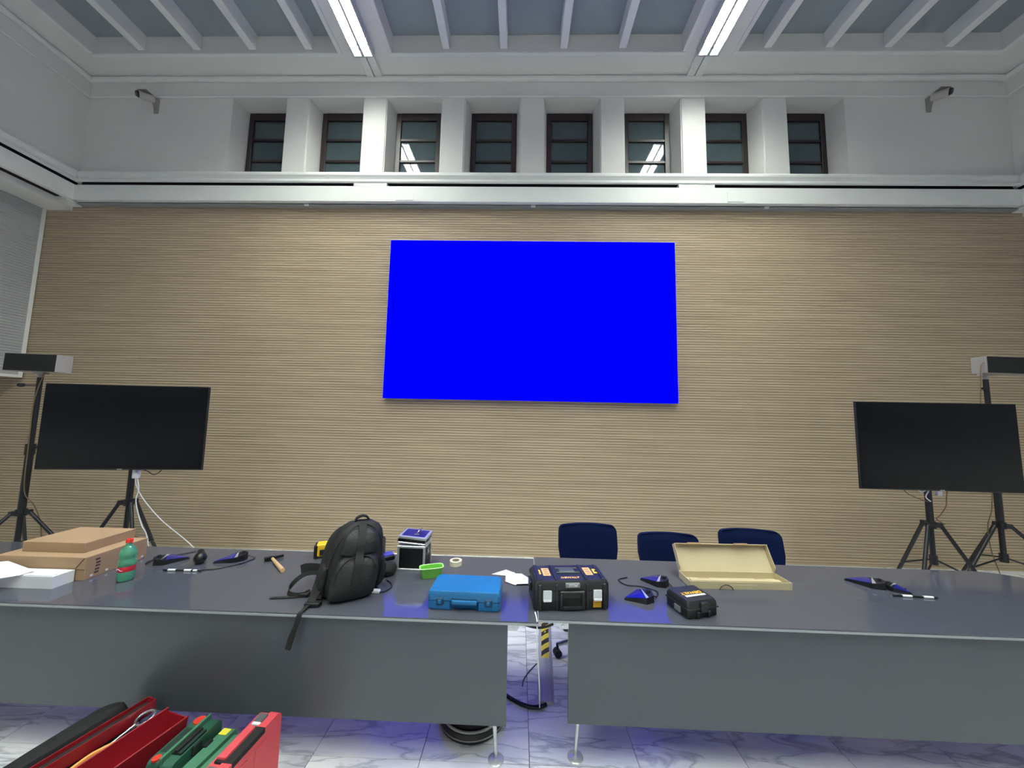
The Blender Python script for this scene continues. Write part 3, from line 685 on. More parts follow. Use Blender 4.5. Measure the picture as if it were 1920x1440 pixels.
# ---- aluminium case
rz = -0.03
t = thing('aluminium_case', 'cube-shaped black case with aluminium edges and lid painted as lit blue', 'case', (-0.705, 2.425, TZ), rz)
W2, D, HB = 0.094, 0.165, 0.150
M_casein = mat('case_black_panel', (14, 15, 20), 0.35)
obj('body_panel', B(-W2 + 0.006, W2 - 0.006, 0.004, D - 0.004, 0.006, HB), M_casein, t)
for sx in (-1, 1):
    for yy in (0, D - 0.014):
        a = min(sx*W2, sx*(W2 - 0.014)); obj('corner_profile', B(a, a + 0.014, yy, yy + 0.014, 0.0, HB, bev=0.003, seg=1), M_alu, t)
obj('bottom_profile', B(-W2, W2, 0.0, 0.012, 0.0, 0.013, bev=0.002, seg=1), M_alu, t)
obj('rim_profile', B(-W2 - 0.001, W2 + 0.001, -0.001, D + 0.001, HB - 0.008, HB + 0.008, bev=0.003, seg=1), M_alu, t)
lid_m = Matrix.Translation((W2, 0, HB + 0.010)) @ Matrix.Rotation(math.radians(4.0), 4, 'Y') @ Matrix.Translation((-W2, 0, 0))
lb_ = NB(); box(lb_, -W2, W2, 0, D, 0.0, 0.012, bev=0.003, seg=1, mtx=lid_m); lido = obj('lid', lb_, M_alu, t)
obj('lid_side', box(NB(), -W2 + 0.004, W2 - 0.004, 0.003, D - 0.003, 0.012, 0.034, mtx=lid_m), M_casein, lido)
obj('lid_frame', box(NB(), -W2 - 0.001, W2 + 0.001, -0.001, D + 0.001, 0.032, 0.050, bev=0.005, seg=2, mtx=lid_m), M_alu, lido)
obj('lid_top', box(NB(), -W2 + 0.016, W2 - 0.016, 0.016, D - 0.016, 0.049, 0.0515, mtx=lid_m), mat('case_lid_bluelight', (24, 22, 108), 0.3), lido)  # blue light on the lid is put into its colour
hn = NB()
tube(hn, [lid_m @ Vector(p) for p in ((0.018, 0.045, 0.052), (0.020, 0.048, 0.066), (0.030, 0.06, 0.076), (0.030, 0.105, 0.076), (0.020, 0.117, 0.066), (0.018, 0.12, 0.052))], 0.005)
box(hn, 0.004, 0.032, 0.036, 0.054, 0.050, 0.056, mtx=lid_m); box(hn, 0.004, 0.032, 0.110, 0.128, 0.050, 0.056, mtx=lid_m)
obj('carry_handle', hn, M_chrome, lido, True)
for z in (0.11, 0.165): obj('hinge', B(W2 - 0.002, W2 + 0.005, 0.05, 0.09, z - 0.012, z + 0.012, bev=0.002, seg=1), M_chrome, t)
obj('latch', B(-W2 - 0.012, -W2 + 0.002, 0.03, 0.05, 0.165, 0.195, bev=0.003, seg=1), M_chrome, t)
# ---- green tray
M_lime = mat('lime_plastic', (120, 200, 78), 0.4)
t = thing('plastic_tray', 'small lime green plastic tub in front of the metal case', 'tub', (-0.548, 2.357, TZ), 0.33)
ro = [(0.8, 0.0), (0.86, 0.004), (0.97, 0.050), (1.06, 0.055), (1.06, 0.060), (0.95, 0.060), (0.90, 0.050), (0.80, 0.006)]
rings = [[(x, y, z) for x, y in sup(0, 0, 0.072*s, 0.036*s, 4.0, 32)] for s, z in ro]
obj('tub_body', loft(NB(), rings), M_lime, t, True)
rr = NB(); tube(rr, [(x, y, 0.060) for x, y in sup(0, 0, 0.0745, 0.0375, 4.0, 32)] + [(0.0745, 0, 0.060)], 0.0032, n=6, sub=0)
obj('rim', rr, mat('lime_rim', (190, 235, 160), 0.4), t, True)
# ---- tape roll
t = thing('tape_roll', 'cream roll of masking tape standing flat behind blue case', 'tape', (-0.424, 2.545, TZ))
obj('tape', lathe(NB(), [(0.027, 0.0), (0.042, 0.0), (0.042, 0.030), (0.027, 0.030), (0.027, 0.0005)], 30), mat('masking_tape', (222, 216, 188), 0.7), t, True)
obj('core', lathe(NB(), [(0.0245, 0.0), (0.0268, 0.0), (0.0268, 0.0295), (0.0245, 0.0295), (0.0245, 0.0005)], 30), M_cardin, t, True)
# ---- papers
def sheet(pts, z, label):
    bm = NB(); loft(bm, [[Vector((x, y, z + c)) for x, y, c in pts], [Vector((x, y, z + c + 0.0012)) for x, y, c in pts]])
    tag(obj('paper_sheet', bm, M_paper), label, 'paper')
sheet([(-0.165, 2.41, 0.0), (-0.072, 2.475, 0.004), (-0.010, 2.43, 0.002), (-0.035, 2.39, 0.001), (-0.10, 2.40, 0.0)], TZ + 0.001, 'crumpled white paper scrap nearest the blue case')
sheet([(-0.07, 2.305, 0.0), (-0.072, 2.40, 0.002), (-0.02, 2.43, 0.004), (0.045, 2.34, 0.001), (-0.005, 2.258, 0.0)], TZ + 0.005, 'middle white paper scrap between the two tool cases')
sheet([(-0.01, 2.262, 0.0), (-0.01, 2.40, 0.003), (0.03, 2.40, 0.004), (0.072, 2.35, 0.002), (0.075, 2.275, 0.0)], TZ + 0.010, 'white paper scrap touching the black tool case')

# ---- blue drill case
M_bcase = mat('blue_case_plastic', (22, 104, 158), 0.45, bump=0.04, bscale=200)
t = thing('drill_case', 'bright blue plastic drill case lying flat', 'case', (-0.472, 1.972, TZ), -0.030)
cw_, cdp = 0.385, 0.205
def shell(z0, z1, notch):
    p = [(0.0, 0.012), (0.012, 0.0)]
    if notch: p += [(0.118, 0.0), (0.130, 0.022), (0.262, 0.022), (0.274, 0.0)]
    p += [(cw_ - 0.012, 0.0), (cw_, 0.012), (cw_, cdp - 0.02), (cw_ - 0.02, cdp), (0.02, cdp), (0.0, cdp - 0.02)]
    return p
b1 = NB(); pl = shell(0, 0, True); cx_, cy_ = cw_/2, cdp/2
def sc(p, s): return [(cx_ + (x - cx_)*s, cy_ + (y - cy_)*s) for x, y in p]
loft(b1, [[(x, y, z) for x, y in sc(pl, s)] for s, z in ((0.96, 0.0), (1.0, 0.008), (1.0, 0.044))]); obj('lower_shell', b1, M_bcase, t)
b1 = NB(); loft(b1, [[(x, y, z) for x, y in sc(shell(0, 0, False), s)] for s, z in ((1.0, 0.048), (1.0, 0.078), (0.975, 0.092), (0.95, 0.096))]); obj('upper_shell', b1, M_bcase, t)
obj('seam', B(0.004, cw_ - 0.004, 0.004, cdp - 0.004, 0.043, 0.049), mat('blue_case_dark', (12, 60, 92), 0.6), t)
h_ = NB(); box(h_, 0.128, 0.264, -0.012, 0.020, 0.034, 0.054, bev=0.006); obj('carry_handle', h_, M_bcase, t)
gp = NB(); loft(gp, [[(0.126, -0.001, 0.056), (0.266, -0.001, 0.056), (0.252, 0.006, 0.090), (0.140, 0.006, 0.090)], [(0.126, 0.012, 0.056), (0.266, 0.012, 0.056), (0.252, 0.014, 0.090), (0.140, 0.014, 0.090)]]); obj('grip_recess', gp, MC['blue_case_dark'], t)
for x in (0.045, 0.305):
    l = obj('latch', B(x, x + 0.040, -0.006, 0.004, 0.026, 0.062, bev=0.004, seg=1), MC['blue_case_dark'], t)
    obj('latch_tab', B(x + 0.012, x + 0.028, -0.009, -0.005, 0.034, 0.054, bev=0.002, seg=1), M_bcase, l)

# ---- large black tool case
M_tcase = mat('tool_case_black', (26, 30, 32), 0.5, bump=0.05, bscale=250)
M_yel = mat('print_yellow', (240, 190, 50), 0.5); M_or = mat('label_orange', (238, 178, 120), 0.6)
t = thing('tool_case', 'large black tool case with steel latches and yellow labels', 'case', (0.093, 1.985, TZ), 0.105)
tw, td, th = 0.415, 0.215, 0.150
bm = NB(); loft(bm, [[(x, y, z) for x, y in rrect(ix, tw - ix, iy, td - iy, 0.016, 3)] for ix, iy, z in ((0.006, 0.004, 0.0), (0.0, 0.0, 0.012), (0.0, 0.0, 0.098))]); obj('lower_body', bm, M_tcase, t, True)
bm = NB(); loft(bm, [[(x, y, z) for x, y in rrect(ix, tw - ix, iy, td - iy, 0.016, 3)] for ix, iy, z in ((0.0, 0.0, 0.102), (0.0, 0.0, 0.130), (0.012, 0.010, 0.150))]); lidT = obj('lid', bm, M_tcase, t, True)
obj('seam', B(0.004, tw - 0.004, 0.004, td - 0.004, 0.097, 0.103), M_blackplastic, t)
for a, b in ((0.022, 0.020), (0.118, 0.012), (0.285, 0.012), (0.378, 0.016)):      # vertical ribs
    obj('rib', B(a, a + b, -0.008, 0.01, 0.004, 0.136, bev=0.003, seg=1), M_tcase, t)
    obj('rib', B(a, a + b, 0.012, td - 0.012, 0.149, 0.156, bev=0.002, seg=1), M_tcase, lidT)
hg = NB(); box(hg, 0.140, 0.276, -0.014, 0.004, 0.088, 0.102, bev=0.004, seg=1)
box(hg, 0.140, 0.156, -0.014, 0.004, 0.010, 0.090, bev=0.003, seg=1); box(hg, 0.260, 0.276, -0.014, 0.004, 0.010, 0.090, bev=0.003, seg=1); box(hg, 0.156, 0.260, -0.016, 0.002, 0.008, 0.026, bev=0.005, seg=2)
obj('front_handle', hg, M_tcase, t)
obj('recess_shade', B(0.157, 0.259, -0.0015, 0.001, 0.028, 0.060), M_shade, t)  # flat dark plate paints the shade behind the handle
for x in (0.048, 0.322):
    l = obj('latch', B(x, x + 0.048, -0.013, 0.0, 0.054, 0.106, bev=0.004, seg=2), mat('steel_latch', (196, 204, 204), 0.3, metal=0.5), t)
    obj('latch_lip', B(x + 0.002, x + 0.046, -0.017, -0.012, 0.052, 0.064, bev=0.002, seg=1), M_white, l)
obj('yellow_tag', B(0.324, 0.368, -0.0025, 0.001, 0.014, 0.052), mat('tag_yellow', (206, 158, 36), 0.5), t)
bd = obj('badge', B(0.172, 0.250, -0.008, 0.008, 0.118, 0.140, bev=0.002, seg=1), mat('badge_grey', (120, 126, 124), 0.4), t)
put_text(bd, 'badge_print', 'TSTAK', 0.017, M_white, (0.211, -0.0085, 0.129), (PI/2, 0, 0), shear=0.3)
put_text(lidT, 'maker_print', 'DEWALT', 0.026, M_or, (0.208, 0.040, 0.1512), (0, 0, 0), bold=0.0006)
lh = NB(); box(lh, 0.142, 0.274, 0.095, 0.102, 0.149, 0.157, bev=0.002, seg=1); box(lh, 0.160, 0.250, 0.105, 0.140, 0.149, 0.158, bev=0.004, seg=1); box(lh, 0.142, 0.274, 0.150, 0.158, 0.149, 0.157, bev=0.002, seg=1)
obj('top_handle', lh, mat('tool_case_grey', (74, 80, 84), 0.5), lidT)
for x, m_ in ((0.024, M_yel), (0.358, M_yel)): obj('yellow_label', B(x, x + 0.030, 0.090, 0.145, 0.1495, 0.1512), m_, lidT)
for x in (0.064, 0.306):
    l = obj('orange_label', B(x, x + 0.042, 0.070, 0.165, 0.1495, 0.1514, bev=0.0006, seg=1), M_or, lidT)
    for yy in (0.085, 0.11, 0.137): obj('label_print', B(x + 0.008, x + 0.034, yy, yy + 0.008, 0.1512, 0.1518), mat('print_red', (168, 70, 50), 0.6), l)
for x in (0.033, 0.367): obj('label_print', B(x, x + 0.012, 0.108, 0.126, 0.151, 0.1518), M_blackplastic, lidT)
for sx, xx in ((-1, 0.0), (1, tw)): obj('side_clip', B(xx - 0.012 if sx < 0 else xx - 0.002, xx + 0.002 if sx < 0 else xx + 0.012, 0.07, 0.15, 0.07, 0.12, bev=0.004, seg=1), M_tcase, t)

# ---- small black case
t = thing('drill_bit_case', 'small black case with yellow lettering on top', 'case', (0.889, 1.949, TZ), 0.285)
sw, sd, shh = 0.188, 0.168, 0.088
def soft(bm, x0, x1, y0, y1, lv, r=0.012):
    loft(bm, [[(x, y, z) for x, y in rrect(x0 + i, x1 - i, y0 + i, y1 - i, r, 3)] for i, z in lv]); return bm
obj('lower_body', soft(NB(), 0, sw, 0, sd, ((0.005, 0.0), (0.0, 0.006), (0.0, 0.046))), M_tcase, t, True)
lo = obj('lid', soft(NB(), 0, sw, 0, sd, ((0.0, 0.049), (0.0, 0.070), (0.008, 0.086), (0.014, 0.088))), M_tcase, t, True)
obj('lip', B(-0.004, sw + 0.004, -0.004, sd, 0.044, 0.051, bev=0.001, seg=1), M_tcase, t)
obj('front_clasp', B(0.075, 0.118, -0.014, 0.002, 0.030, 0.082, bev=0.003, seg=1), M_tcase, t)
for x in (0.052, 0.120): obj('foot_rib', B(x, x + 0.018, -0.010, 0.002, 0.004, 0.034, bev=0.003, seg=1), M_tcase, t)
obj('side_label', B(-0.006, 0.0, 0.050, 0.095, 0.012, 0.040), mat('label_grey', (120, 124, 130), 0.5), t)
put_text(lo, 'maker_print', 'DEWALT', 0.032, M_yel, (0.092, 0.082, 0.0885), (0, 0, PI), bold=0.0008)
obj('white_strip', B(0.035, 0.160, 0.046, 0.062, 0.0878, 0.0888), M_white, lo)

# ---- open carton with standing lid
t = thing('open_carton', 'open flat cardboard carton with raised lid', 'box', (1.068, 2.300, TZ), 0.025)
cw, cdd, chh, th_ = 0.628, 0.150, 0.042, 0.004
obj('carton_floor', B(0, cw, 0, cdd, 0, th_), M_cardin, t)
obj('front_side', B(0, cw, 0, th_, th_, chh), M_card if False else M_cardin, t)
obj('rear_side', B(0, cw, cdd - th_, cdd, th_, chh), M_cardin, t)
for x in (0, cw - th_): obj('short_side', B(x, x + th_, th_, cdd - th_, th_, chh), M_cardin, t)
obj('tuck_flap', B(0.24, 0.41, -0.002, 0.0, 0.0, chh*0.6), M_cardin, t)
obj('cardboard_insert', B(0.03, cw - 0.03, 0.045, 0.075, th_, 0.030, bev=0.002, seg=1), M_cardin, t)
for x in (0.10, 0.46): obj('insert_flap', B(x, x + 0.07, 0.075, 0.10, th_, 0.022), M_card, t)
lm = Matrix.Translation((0, cdd, chh - 0.002)) @ Matrix.Rotation(math.radians(58), 4, 'X')
def LB(*a, **k): return box(NB(), *a, mtx=lm, **k)
ll = obj('lid_sheet', LB(0, cw, 0.0, 0.165, -0.004, 0.0), M_cardin, t)
obj('lid_top_flap', LB(0.0, cw, 0.161, 0.165, 0.0, 0.036), M_cardin, ll)
for x in (0, cw - th_):
    lf = NB(); prism(lf, [(0.0, 0.0), (0.163, 0.0), (0.163, 0.034), (0.02, 0.034)], 'x', x, x + th_, mtx=lm); obj('lid_side_flap', lf, M_cardin, ll)
for x in (0.085, 0.40): obj('tuck_tab', LB(x, x + 0.09, 0.158, 0.168, 0.034, 0.046), M_print if False else M_card, ll)
obj('black_wire', tube(NB(), [(0.165, -0.02, 0.003), (0.185, -0.015, 0.022), (0.215, -0.012, 0.030), (0.245, -0.015, 0.018), (0.25, -0.02, 0.003)], 0.003), M_blackplastic, t, True)

# ---- white cord hanging over the front edge
tag(obj('charger_lead', tube(NB(), [(0.100, 1.968, TZ + 0.004), (0.103, 1.94, TZ + 0.004), (0.106, 1.903, TZ + 0.005), (0.107, 1.892, TZ - 0.01), (0.108, 1.895, 0.66), (0.115, 1.95, 0.55), (0.135, 2.1, 0.30), (0.150, 2.28, 0.05), (0.155, 2.36, 0.006)], 0.0035), M_white, None, True), 'thin white cord hanging over the table edge beside the tool case', 'cord')

# ================================================================== BACKPACK
M_bag = mat('backpack_nylon', (15, 17, 18), 0.7, var=0.3, scale=9, bump=1.0, bscale=14)
M_bag2 = mat('backpack_nylon_light', (20, 23, 24), 0.62, var=0.3, scale=12, bump=0.9, bscale=18)
t = thing('backpack', 'black nylon backpack standing upright on the left table', 'backpack', (-0.975, 2.13, TZ), 0.55)
def pack(secs, jit, n=36, e=2.8, seed=3):
    rnd = random.Random(seed); rings = []
    ph = [rnd.uniform(0, 6.28) for _ in range(8)]
    for cx, cy, a, b, z in secs:
        ring = []
        for i, (x, y) in enumerate(sup(cx, cy, a, b, e, n)):
            tt = 2*PI*i/n
            k = 1 + jit*(math.sin(3*tt + ph[0] + z*14) + 0.7*math.sin(5*tt + ph[1] - z*23) + 0.5*math.sin(9*tt + ph[2] + z*31))
            ring.append((cx + (x - cx)*k, cy + (y - cy)*k, z + 0.004*math.sin(4*tt + ph[3])*(1 if 0.03 < z else 0)))
        rings.append(ring)
    return loft(NB(), rings)
secs = [(0, 0.01, 0.115, 0.075, 0.0), (0, 0.01, 0.142, 0.092, 0.02), (0, 0.01, 0.150, 0.100, 0.08), (0, 0.012, 0.150, 0.100, 0.16), (0, 0.018, 0.146, 0.094, 0.24), (0, 0.024, 0.138, 0.084, 0.31), (0, 0.030, 0.124, 0.070, 0.36), (0, 0.036, 0.100, 0.054, 0.395), (0, 0.040, 0.066, 0.036, 0.415), (0, 0.042, 0.02, 0.012, 0.42)]
bag = obj('main_compartment', pack(secs, 0.012), M_bag, t, True)
secs = [(0, -0.085, 0.09, 0.035, 0.006), (0, -0.09, 0.118, 0.050, 0.03), (0, -0.092, 0.122, 0.055, 0.10), (0, -0.088, 0.118, 0.050, 0.17), (0, -0.078, 0.108, 0.040, 0.215), (0, -0.062, 0.085, 0.028, 0.245), (0, -0.05, 0.04, 0.014, 0.258)]
obj('front_pocket', pack(secs, 0.022, seed=5), M_bag2, t, True)
secs = [(0, -0.066, 0.07, 0.022, 0.245), (0, -0.062, 0.100, 0.034, 0.262), (0, -0.055, 0.100, 0.034, 0.32), (0, -0.040, 0.085, 0.028, 0.362), (0, -0.022, 0.05, 0.016, 0.385)]
obj('upper_pocket', pack(secs, 0.016, seed=9), M_bag2, t, True)
for s in (-1, 1):
    secs = [(s*0.148, 0.01, 0.018, 0.055, 0.02), (s*0.158, 0.01, 0.026, 0.068, 0.06), (s*0.158, 0.01, 0.026, 0.068, 0.14), (s*0.150, 0.012, 0.016, 0.060, 0.18)]
    obj('side_pocket', pack(secs, 0.02, 24, seed=11 + s), M_bag, t, True)
M_web = mat('webbing_black', (15, 17, 18), 0.75)
for s in (-1, 1):
    st_ = NB(); strap(st_, [(s*0.062, 0.082, 0.365), (s*0.085, 0.130, 0.31), (s*0.10, 0.158, 0.20), (s*0.115, 0.142, 0.10), (s*0.130, 0.112, 0.04)], 0.058, 0.016, (1, 0, 0)); obj('shoulder_strap', st_, M_bag, t, True)
obj('spine_strap', strap(NB(), [(0, 0.045, 0.424), (0, -0.01, 0.408), (0, -0.052, 0.375), (0, -0.092, 0.315), (0, -0.102, 0.265), (0.0, -0.140, 0.20), (0, -0.150, 0.10)], 0.042, 0.006, (1, 0, 0)), M_web, t, True)
obj('grab_handle', strap(NB(), [(-0.035, 0.045, 0.410), (-0.030, 0.045, 0.438), (0.0, 0.042, 0.450), (0.030, 0.040, 0.436), (0.036, 0.040, 0.408)], 0.030, 0.010, (0, 1, 0)), M_bag, t, True)
def zipline(pts): return tube(NB(), pts, 0.0035, n=6, sub=4)
obj('zip', zipline([(-0.138, -0.040, 0.10), (-0.135, -0.04, 0.22), (-0.112, -0.035, 0.32), (-0.06, -0.018, 0.388), (0, -0.004, 0.412), (0.06, -0.018, 0.388), (0.112, -0.035, 0.32), (0.135, -0.04, 0.22), (0.138, -0.04, 0.10)]), M_web, t, True)
obj('zip', zipline([(-0.105, -0.125, 0.10), (-0.100, -0.122, 0.18), (-0.06, -0.105, 0.235), (0, -0.098, 0.25), (0.06, -0.105, 0.235), (0.10, -0.122, 0.18)]), M_web, t, True)
for ch in t.children:                     # the soft bag slumps to one side
    for v in ch.data.vertices:
        v.co.x += 0.13*v.co.z; v.co.y -= 0.07*v.co.z; v.co.z *= 0.93
# loose straps, in room coordinates
def wstrap(name, pts, wd, tk, side): return world_child(t, name, strap(NB(), pts, wd, tk, side), M_web)
wstrap('shoulder_strap', [(-0.98, 2.23, 1.075), (-1.06, 2.19, 1.06), (-1.095, 2.14, 1.0), (-1.10, 2.09, 0.89), (-1.10, 2.03, 0.80), (-1.09, 1.99, 0.76)], 0.055, 0.014, (1, 0.5, 0))
wstrap('hip_belt', [(-1.10, 2.16, 0.83), (-1.20, 2.18, 0.845), (-1.27, 2.20, 0.835), (-1.30, 2.20, 0.825)], 0.05, 0.014, (0, 0.3, 1))
wstrap('loop_strap', [(-1.16, 2.16, 0.83), (-1.24, 2.14, 0.825), (-1.285, 2.10, 0.79), (-1.28, 2.06, 0.757), (-1.21, 2.05, 0.752), (-1.17, 2.08, 0.76)], 0.024, 0.004, (0, 0.4, 1))
wstrap('loose_strap', [(-1.12, 2.08, 0.75), (-1.22, 2.05, 0.744), (-1.33, 2.03, 0.743), (-1.36, 2.03, 0.743)], 0.022, 0.004, (0, 1, 0))
bk = NB(); box(bk, -1.21, -1.165, 2.045, 2.085, TZ + 0.001, TZ + 0.02, bev=0.005); world_child(t, 'buckle', bk, M_blackplastic, False)
wstrap('side_strap', [(-1.03, 2.06, 0.93), (-1.07, 2.02, 0.85), (-1.09, 1.99, 0.79), (-1.10, 1.965, 0.757)], 0.035, 0.006, (1, 0.4, 0))
bk = NB(); box(bk, -1.125, -1.045, 1.945, 1.985, TZ + 0.001, TZ + 0.022, bev=0.006); world_child(t, 'buckle', bk, M_blackplastic, False)
wstrap('hanging_strap', [(-1.10, 1.955, 0.756), (-1.105, 1.92, 0.748), (-1.11, 1.888, 0.738), (-1.118, 1.882, 0.69), (-1.135, 1.882, 0.64), (-1.152, 1.884, 0.575)], 0.024, 0.004, (1, 0, 0.2))
wstrap('strap_end', [(-1.131, 1.880, 0.652), (-1.142, 1.880, 0.615), (-1.153, 1.882, 0.572)], 0.027, 0.009, (1, 0, 0.2))

# ================================================================== FLOOR THINGS BETWEEN THE TABLES
ang = -0.062
t = thing('cable_duct', 'grey floor cable cover with hazard tape between the tables', 'cable cover', (0.195, 2.365, 0.0), ang)
prof_d = [(-0.052, 0.0), (-0.046, 0.006), (-0.030, 0.014), (0.0, 0.017), (0.030, 0.014), (0.046, 0.006), (0.052, 0.0)]
M_duct = mat('duct_grey', (178, 180, 186), 0.45)
obj('duct_profile', prism(NB(), prof_d, 'y', 0.0, 1.95), M_duct, t)
tp = obj('hazard_tape', prism(NB(), [(-0.029, 0.0140), (0.0, 0.0172), (0.029, 0.0140), (0.029, 0.0150), (0.0, 0.0182), (-0.029, 0.0150)], 'y', 0.40, 0.90), mat('hazard_yellow', (232, 214, 60), 0.5), t)
for k in range(4):
    y0 = 0.415 + k*0.118
    q = [(-0.029, y0), (0.0, y0 + 0.03), (0.029, y0 + 0.06), (0.029, y0 + 0.115), (0.0, y0 + 0.085), (-0.029, y0 + 0.055)]
    zz = [0.0152, 0.0184, 0.0152, 0.0152, 0.0184, 0.0152]
    bm = NB(); loft(bm, [[(x, y, z) for (x, y), z in zip(q, zz)], [(x, y, z + 0.0008) for (x, y), z in zip(q, zz)]]); obj('black_stripe', bm, M_blackplastic, tp)
tag(obj('black_hose', tube(NB(), [(-0.35, 2.62, 0.012), (-0.15, 2.50, 0.012), (-0.05, 2.405, 0.012), (0.03, 2.35, 0.012), (0.10, 2.325, 0.012), (0.16, 2.330, 0.012), (0.195, 2.348, 0.012)], 0.011), M_blackplastic, None, True), 'thick black cable curving out of the floor cover', 'cable')
tag(obj('thin_floor_cable', tube(NB(), [(0.155, 2.72, 0.004), (0.10, 2.64, 0.004), (0.06, 2.56, 0.004), (0.05, 2.50, 0.004)], 0.0035), M_blacksteel, None, True), 'thin dark wire on the marble left of the cable cover', 'cable')
# round black bag
t = thing('round_bag', 'round black bag with grey piping under the left table', 'bag', (-0.245, 2.255, 0.0), 0.1)
obj('bag_base', lathe(NB(), [(0.170, 0.0), (0.192, 0.008), (0.195, 0.035), (0.186, 0.050), (0.168, 0.056)], 40), M_blackplastic, t, True)
obj('bag_top', lathe(NB(), [(0.166, 0.056), (0.165, 0.085), (0.150, 0.105), (0.110, 0.118), (0.05, 0.122)], 40), mat('bag_cloth', (12, 13, 17), 0.75, bump=0.3), t, True)
rg = NB(); tube(rg, [(0.180*math.cos(a*0.2), 0.180*math.sin(a*0.2), 0.058) for a in range(33)], 0.007, n=8, sub=0); obj('grey_piping', rg, mat('piping_grey', (150, 152, 146), 0.5), t, True)
rg = NB(); tube(rg, [(0.1955*math.cos(a*0.2), 0.1955*math.sin(a*0.2), 0.026) for a in range(33)], 0.003, n=6, sub=0); obj('lower_piping', rg, MC['piping_grey'], t, True)
obj('name_patch', B(-0.005, 0.045, -0.100, -0.078, 0.113, 0.121), MC['piping_grey'], t)

# ================================================================== FOREGROUND TOOL BOXES
M_red = mat('toolbox_red', (140, 26, 36), 0.35); M_redcase = mat('red_case_plastic', (196, 70, 78), 0.5, bump=0.1, bscale=40)
M_gr = mat('green_case_plastic', (34, 84, 66), 0.5); M_gr2 = mat('green_case_light', (66, 120, 92), 0.5)
# upright red case
t = thing('red_tool_case', 'upright salmon red plastic case with black handle', 'case', (-1.170, 1.60, 0.0), -0.08)
def slabshell(x0, x1): return soft(NB(), 0, 1, 0, 1, ((0, 0), (0, 1)))
def upr(x0, x1, y0, y1, z0, z1, r=0.03):
    poly = rrect(y0, y1, z0, z1, r, 5); bm = NB(); prism(bm, poly, 'x', x0, x1); return bm
obj('right_shell', upr(0.004, 0.048, -0.20, 0.20, 0.0, 0.36), M_redcase, t, True)
obj('left_shell', upr(-0.046, -0.001, -0.20, 0.20, 0.0, 0.352), M_redcase, t, True)
obj('recess_shade', B(-0.030, 0.049, -0.070, 0.098, 0.340, 0.3615), M_shade, t)  # dark plate stands in for a shaded recess under the handle
obj('carry_handle', B(-0.028, 0.010, -0.062, 0.090, 0.346, 0.372, bev=0.007), M_redcase, t)
for y in (-0.115, 0.140):
    l = obj('latch', B(-0.030, 0.012, y - 0.022, y + 0.022, 0.350, 0.368, bev=0.004, seg=1), mat('latch_grey', (80, 84, 86), 0.4), t)
    obj('latch_lip', B(-0.028, 0.010, y - 0.034, y - 0.020, 0.352, 0.364, bev=0.003, seg=1), M_white, l)
for y in (-0.12, -0.02, 0.08): obj('side_rib', B(0.046, 0.052, y - 0.03, y + 0.03, 0.03, 0.31, bev=0.003, seg=1), M_redcase, t)
# green case, upright, two shells
t = thing('green_tool_case', 'dark green tool case with red round badge', 'case', (-1.500, 1.735, 0.0), -0.05)
obj('left_shell', upr(-0.058, -0.004, -0.125, 0.125, 0.0, 0.272, 0.025), M_gr, t, True)
obj('right_shell', upr(0.004, 0.056, -0.125, 0.125, 0.0, 0.264, 0.025), M_gr, t, True)
obj('ridge', B(-0.006, 0.006, -0.12, 0.115, 0.03, 0.288, bev=0.003, seg=1), M_gr2, t)
obj('recess_shade', B(-0.050, 0.050, -0.075, 0.045, 0.262, 0.2735), mat('green_case_shadow', (16, 40, 34), 0.6), t)  # recess shade painted as a darker green plate
obj('carry_handle', B(0.012, 0.034, -0.075, 0.045, 0.268, 0.284, bev=0.005), M_blackplastic, t)
obj('red_badge', cyl(NB(), (-0.026, 0.085, 0.270), (-0.026, 0.085, 0.278), 0.024, n=20), mat('badge_red', (206, 56, 44), 0.4), t, True)
obj('red_badge', cyl(NB(), (-0.032, -0.105, 0.268), (-0.032, -0.105, 0.276), 0.016, n=20), MC['badge_red'], t, True)
obj('latch', B(0.045, 0.064, -0.03, 0.015, 0.215, 0.262, bev=0.004, seg=1), M_blackplastic, t)
# lighter green case
t = thing('light_green_case', 'lighter green case with yellow sticker beside the red case', 'case', (-1.385, 1.72, 0.0), -0.10)
obj('body', upr(-0.046, 0.012, -0.15, 0.14, 0.0, 0.222, 0.02), M_gr2, t, True)
obj('lid', upr(0.018, 0.052, -0.15, 0.13, 0.0, 0.208, 0.02), M_gr2, t, True)
obj('hinge_groove', B(0.010, 0.020, -0.13, 0.12, 0.02, 0.200), M_gr, t)
obj('yellow_sticker', B(-0.044, -0.004, 0.090, 0.122, 0.219, 0.2245), mat('sticker_yellow', (236, 226, 70), 0.6), t)
obj('latch', B(-0.054, -0.034, 0.02, 0.06, 0.205, 0.232, bev=0.004, seg=1), M_blackplastic, t)
# cantilever toolbox
t = thing('cantilever_toolbox', 'red metal cantilever toolbox standing open on the floor', 'toolbox', (-1.775, 1.615, 0.0), -0.25)
def tray(x0, x1, y0, y1, z0, z1, th=0.004):
    bm = NB(); box(bm, x0, x1, y0, y1, z0, z0 + th); box(bm, x0, x0 + th, y0, y1, z0, z1); box(bm, x1 - th, x1, y0, y1, z0, z1); box(bm, x0, x1, y0, y0 + th, z0, z1); box(bm, x0, x1, y1 - th, y1, z0, z1); return bm
obj('base_bin', tray(-0.09, 0.09, -0.26, 0.22, 0.0, 0.16), M_red, t)
obj('bin_dark_fill', B(-0.08, 0.08, -0.25, 0.21, 0.006, 0.13), M_shade, t)  # dark block added for the dim, tool-filled inside of the bin
rt_ = NB(); 
for (x0, x1, z0, z1) in ((0.030, 0.140, 0.205, 0.209),): box(rt_, x0, x1, -0.26, 0.235, z0, z1)
prism(rt_, [(0.136, 0.205), (0.140, 0.205), (0.158, 0.305), (0.154, 0.305)], 'y', -0.26, 0.235)
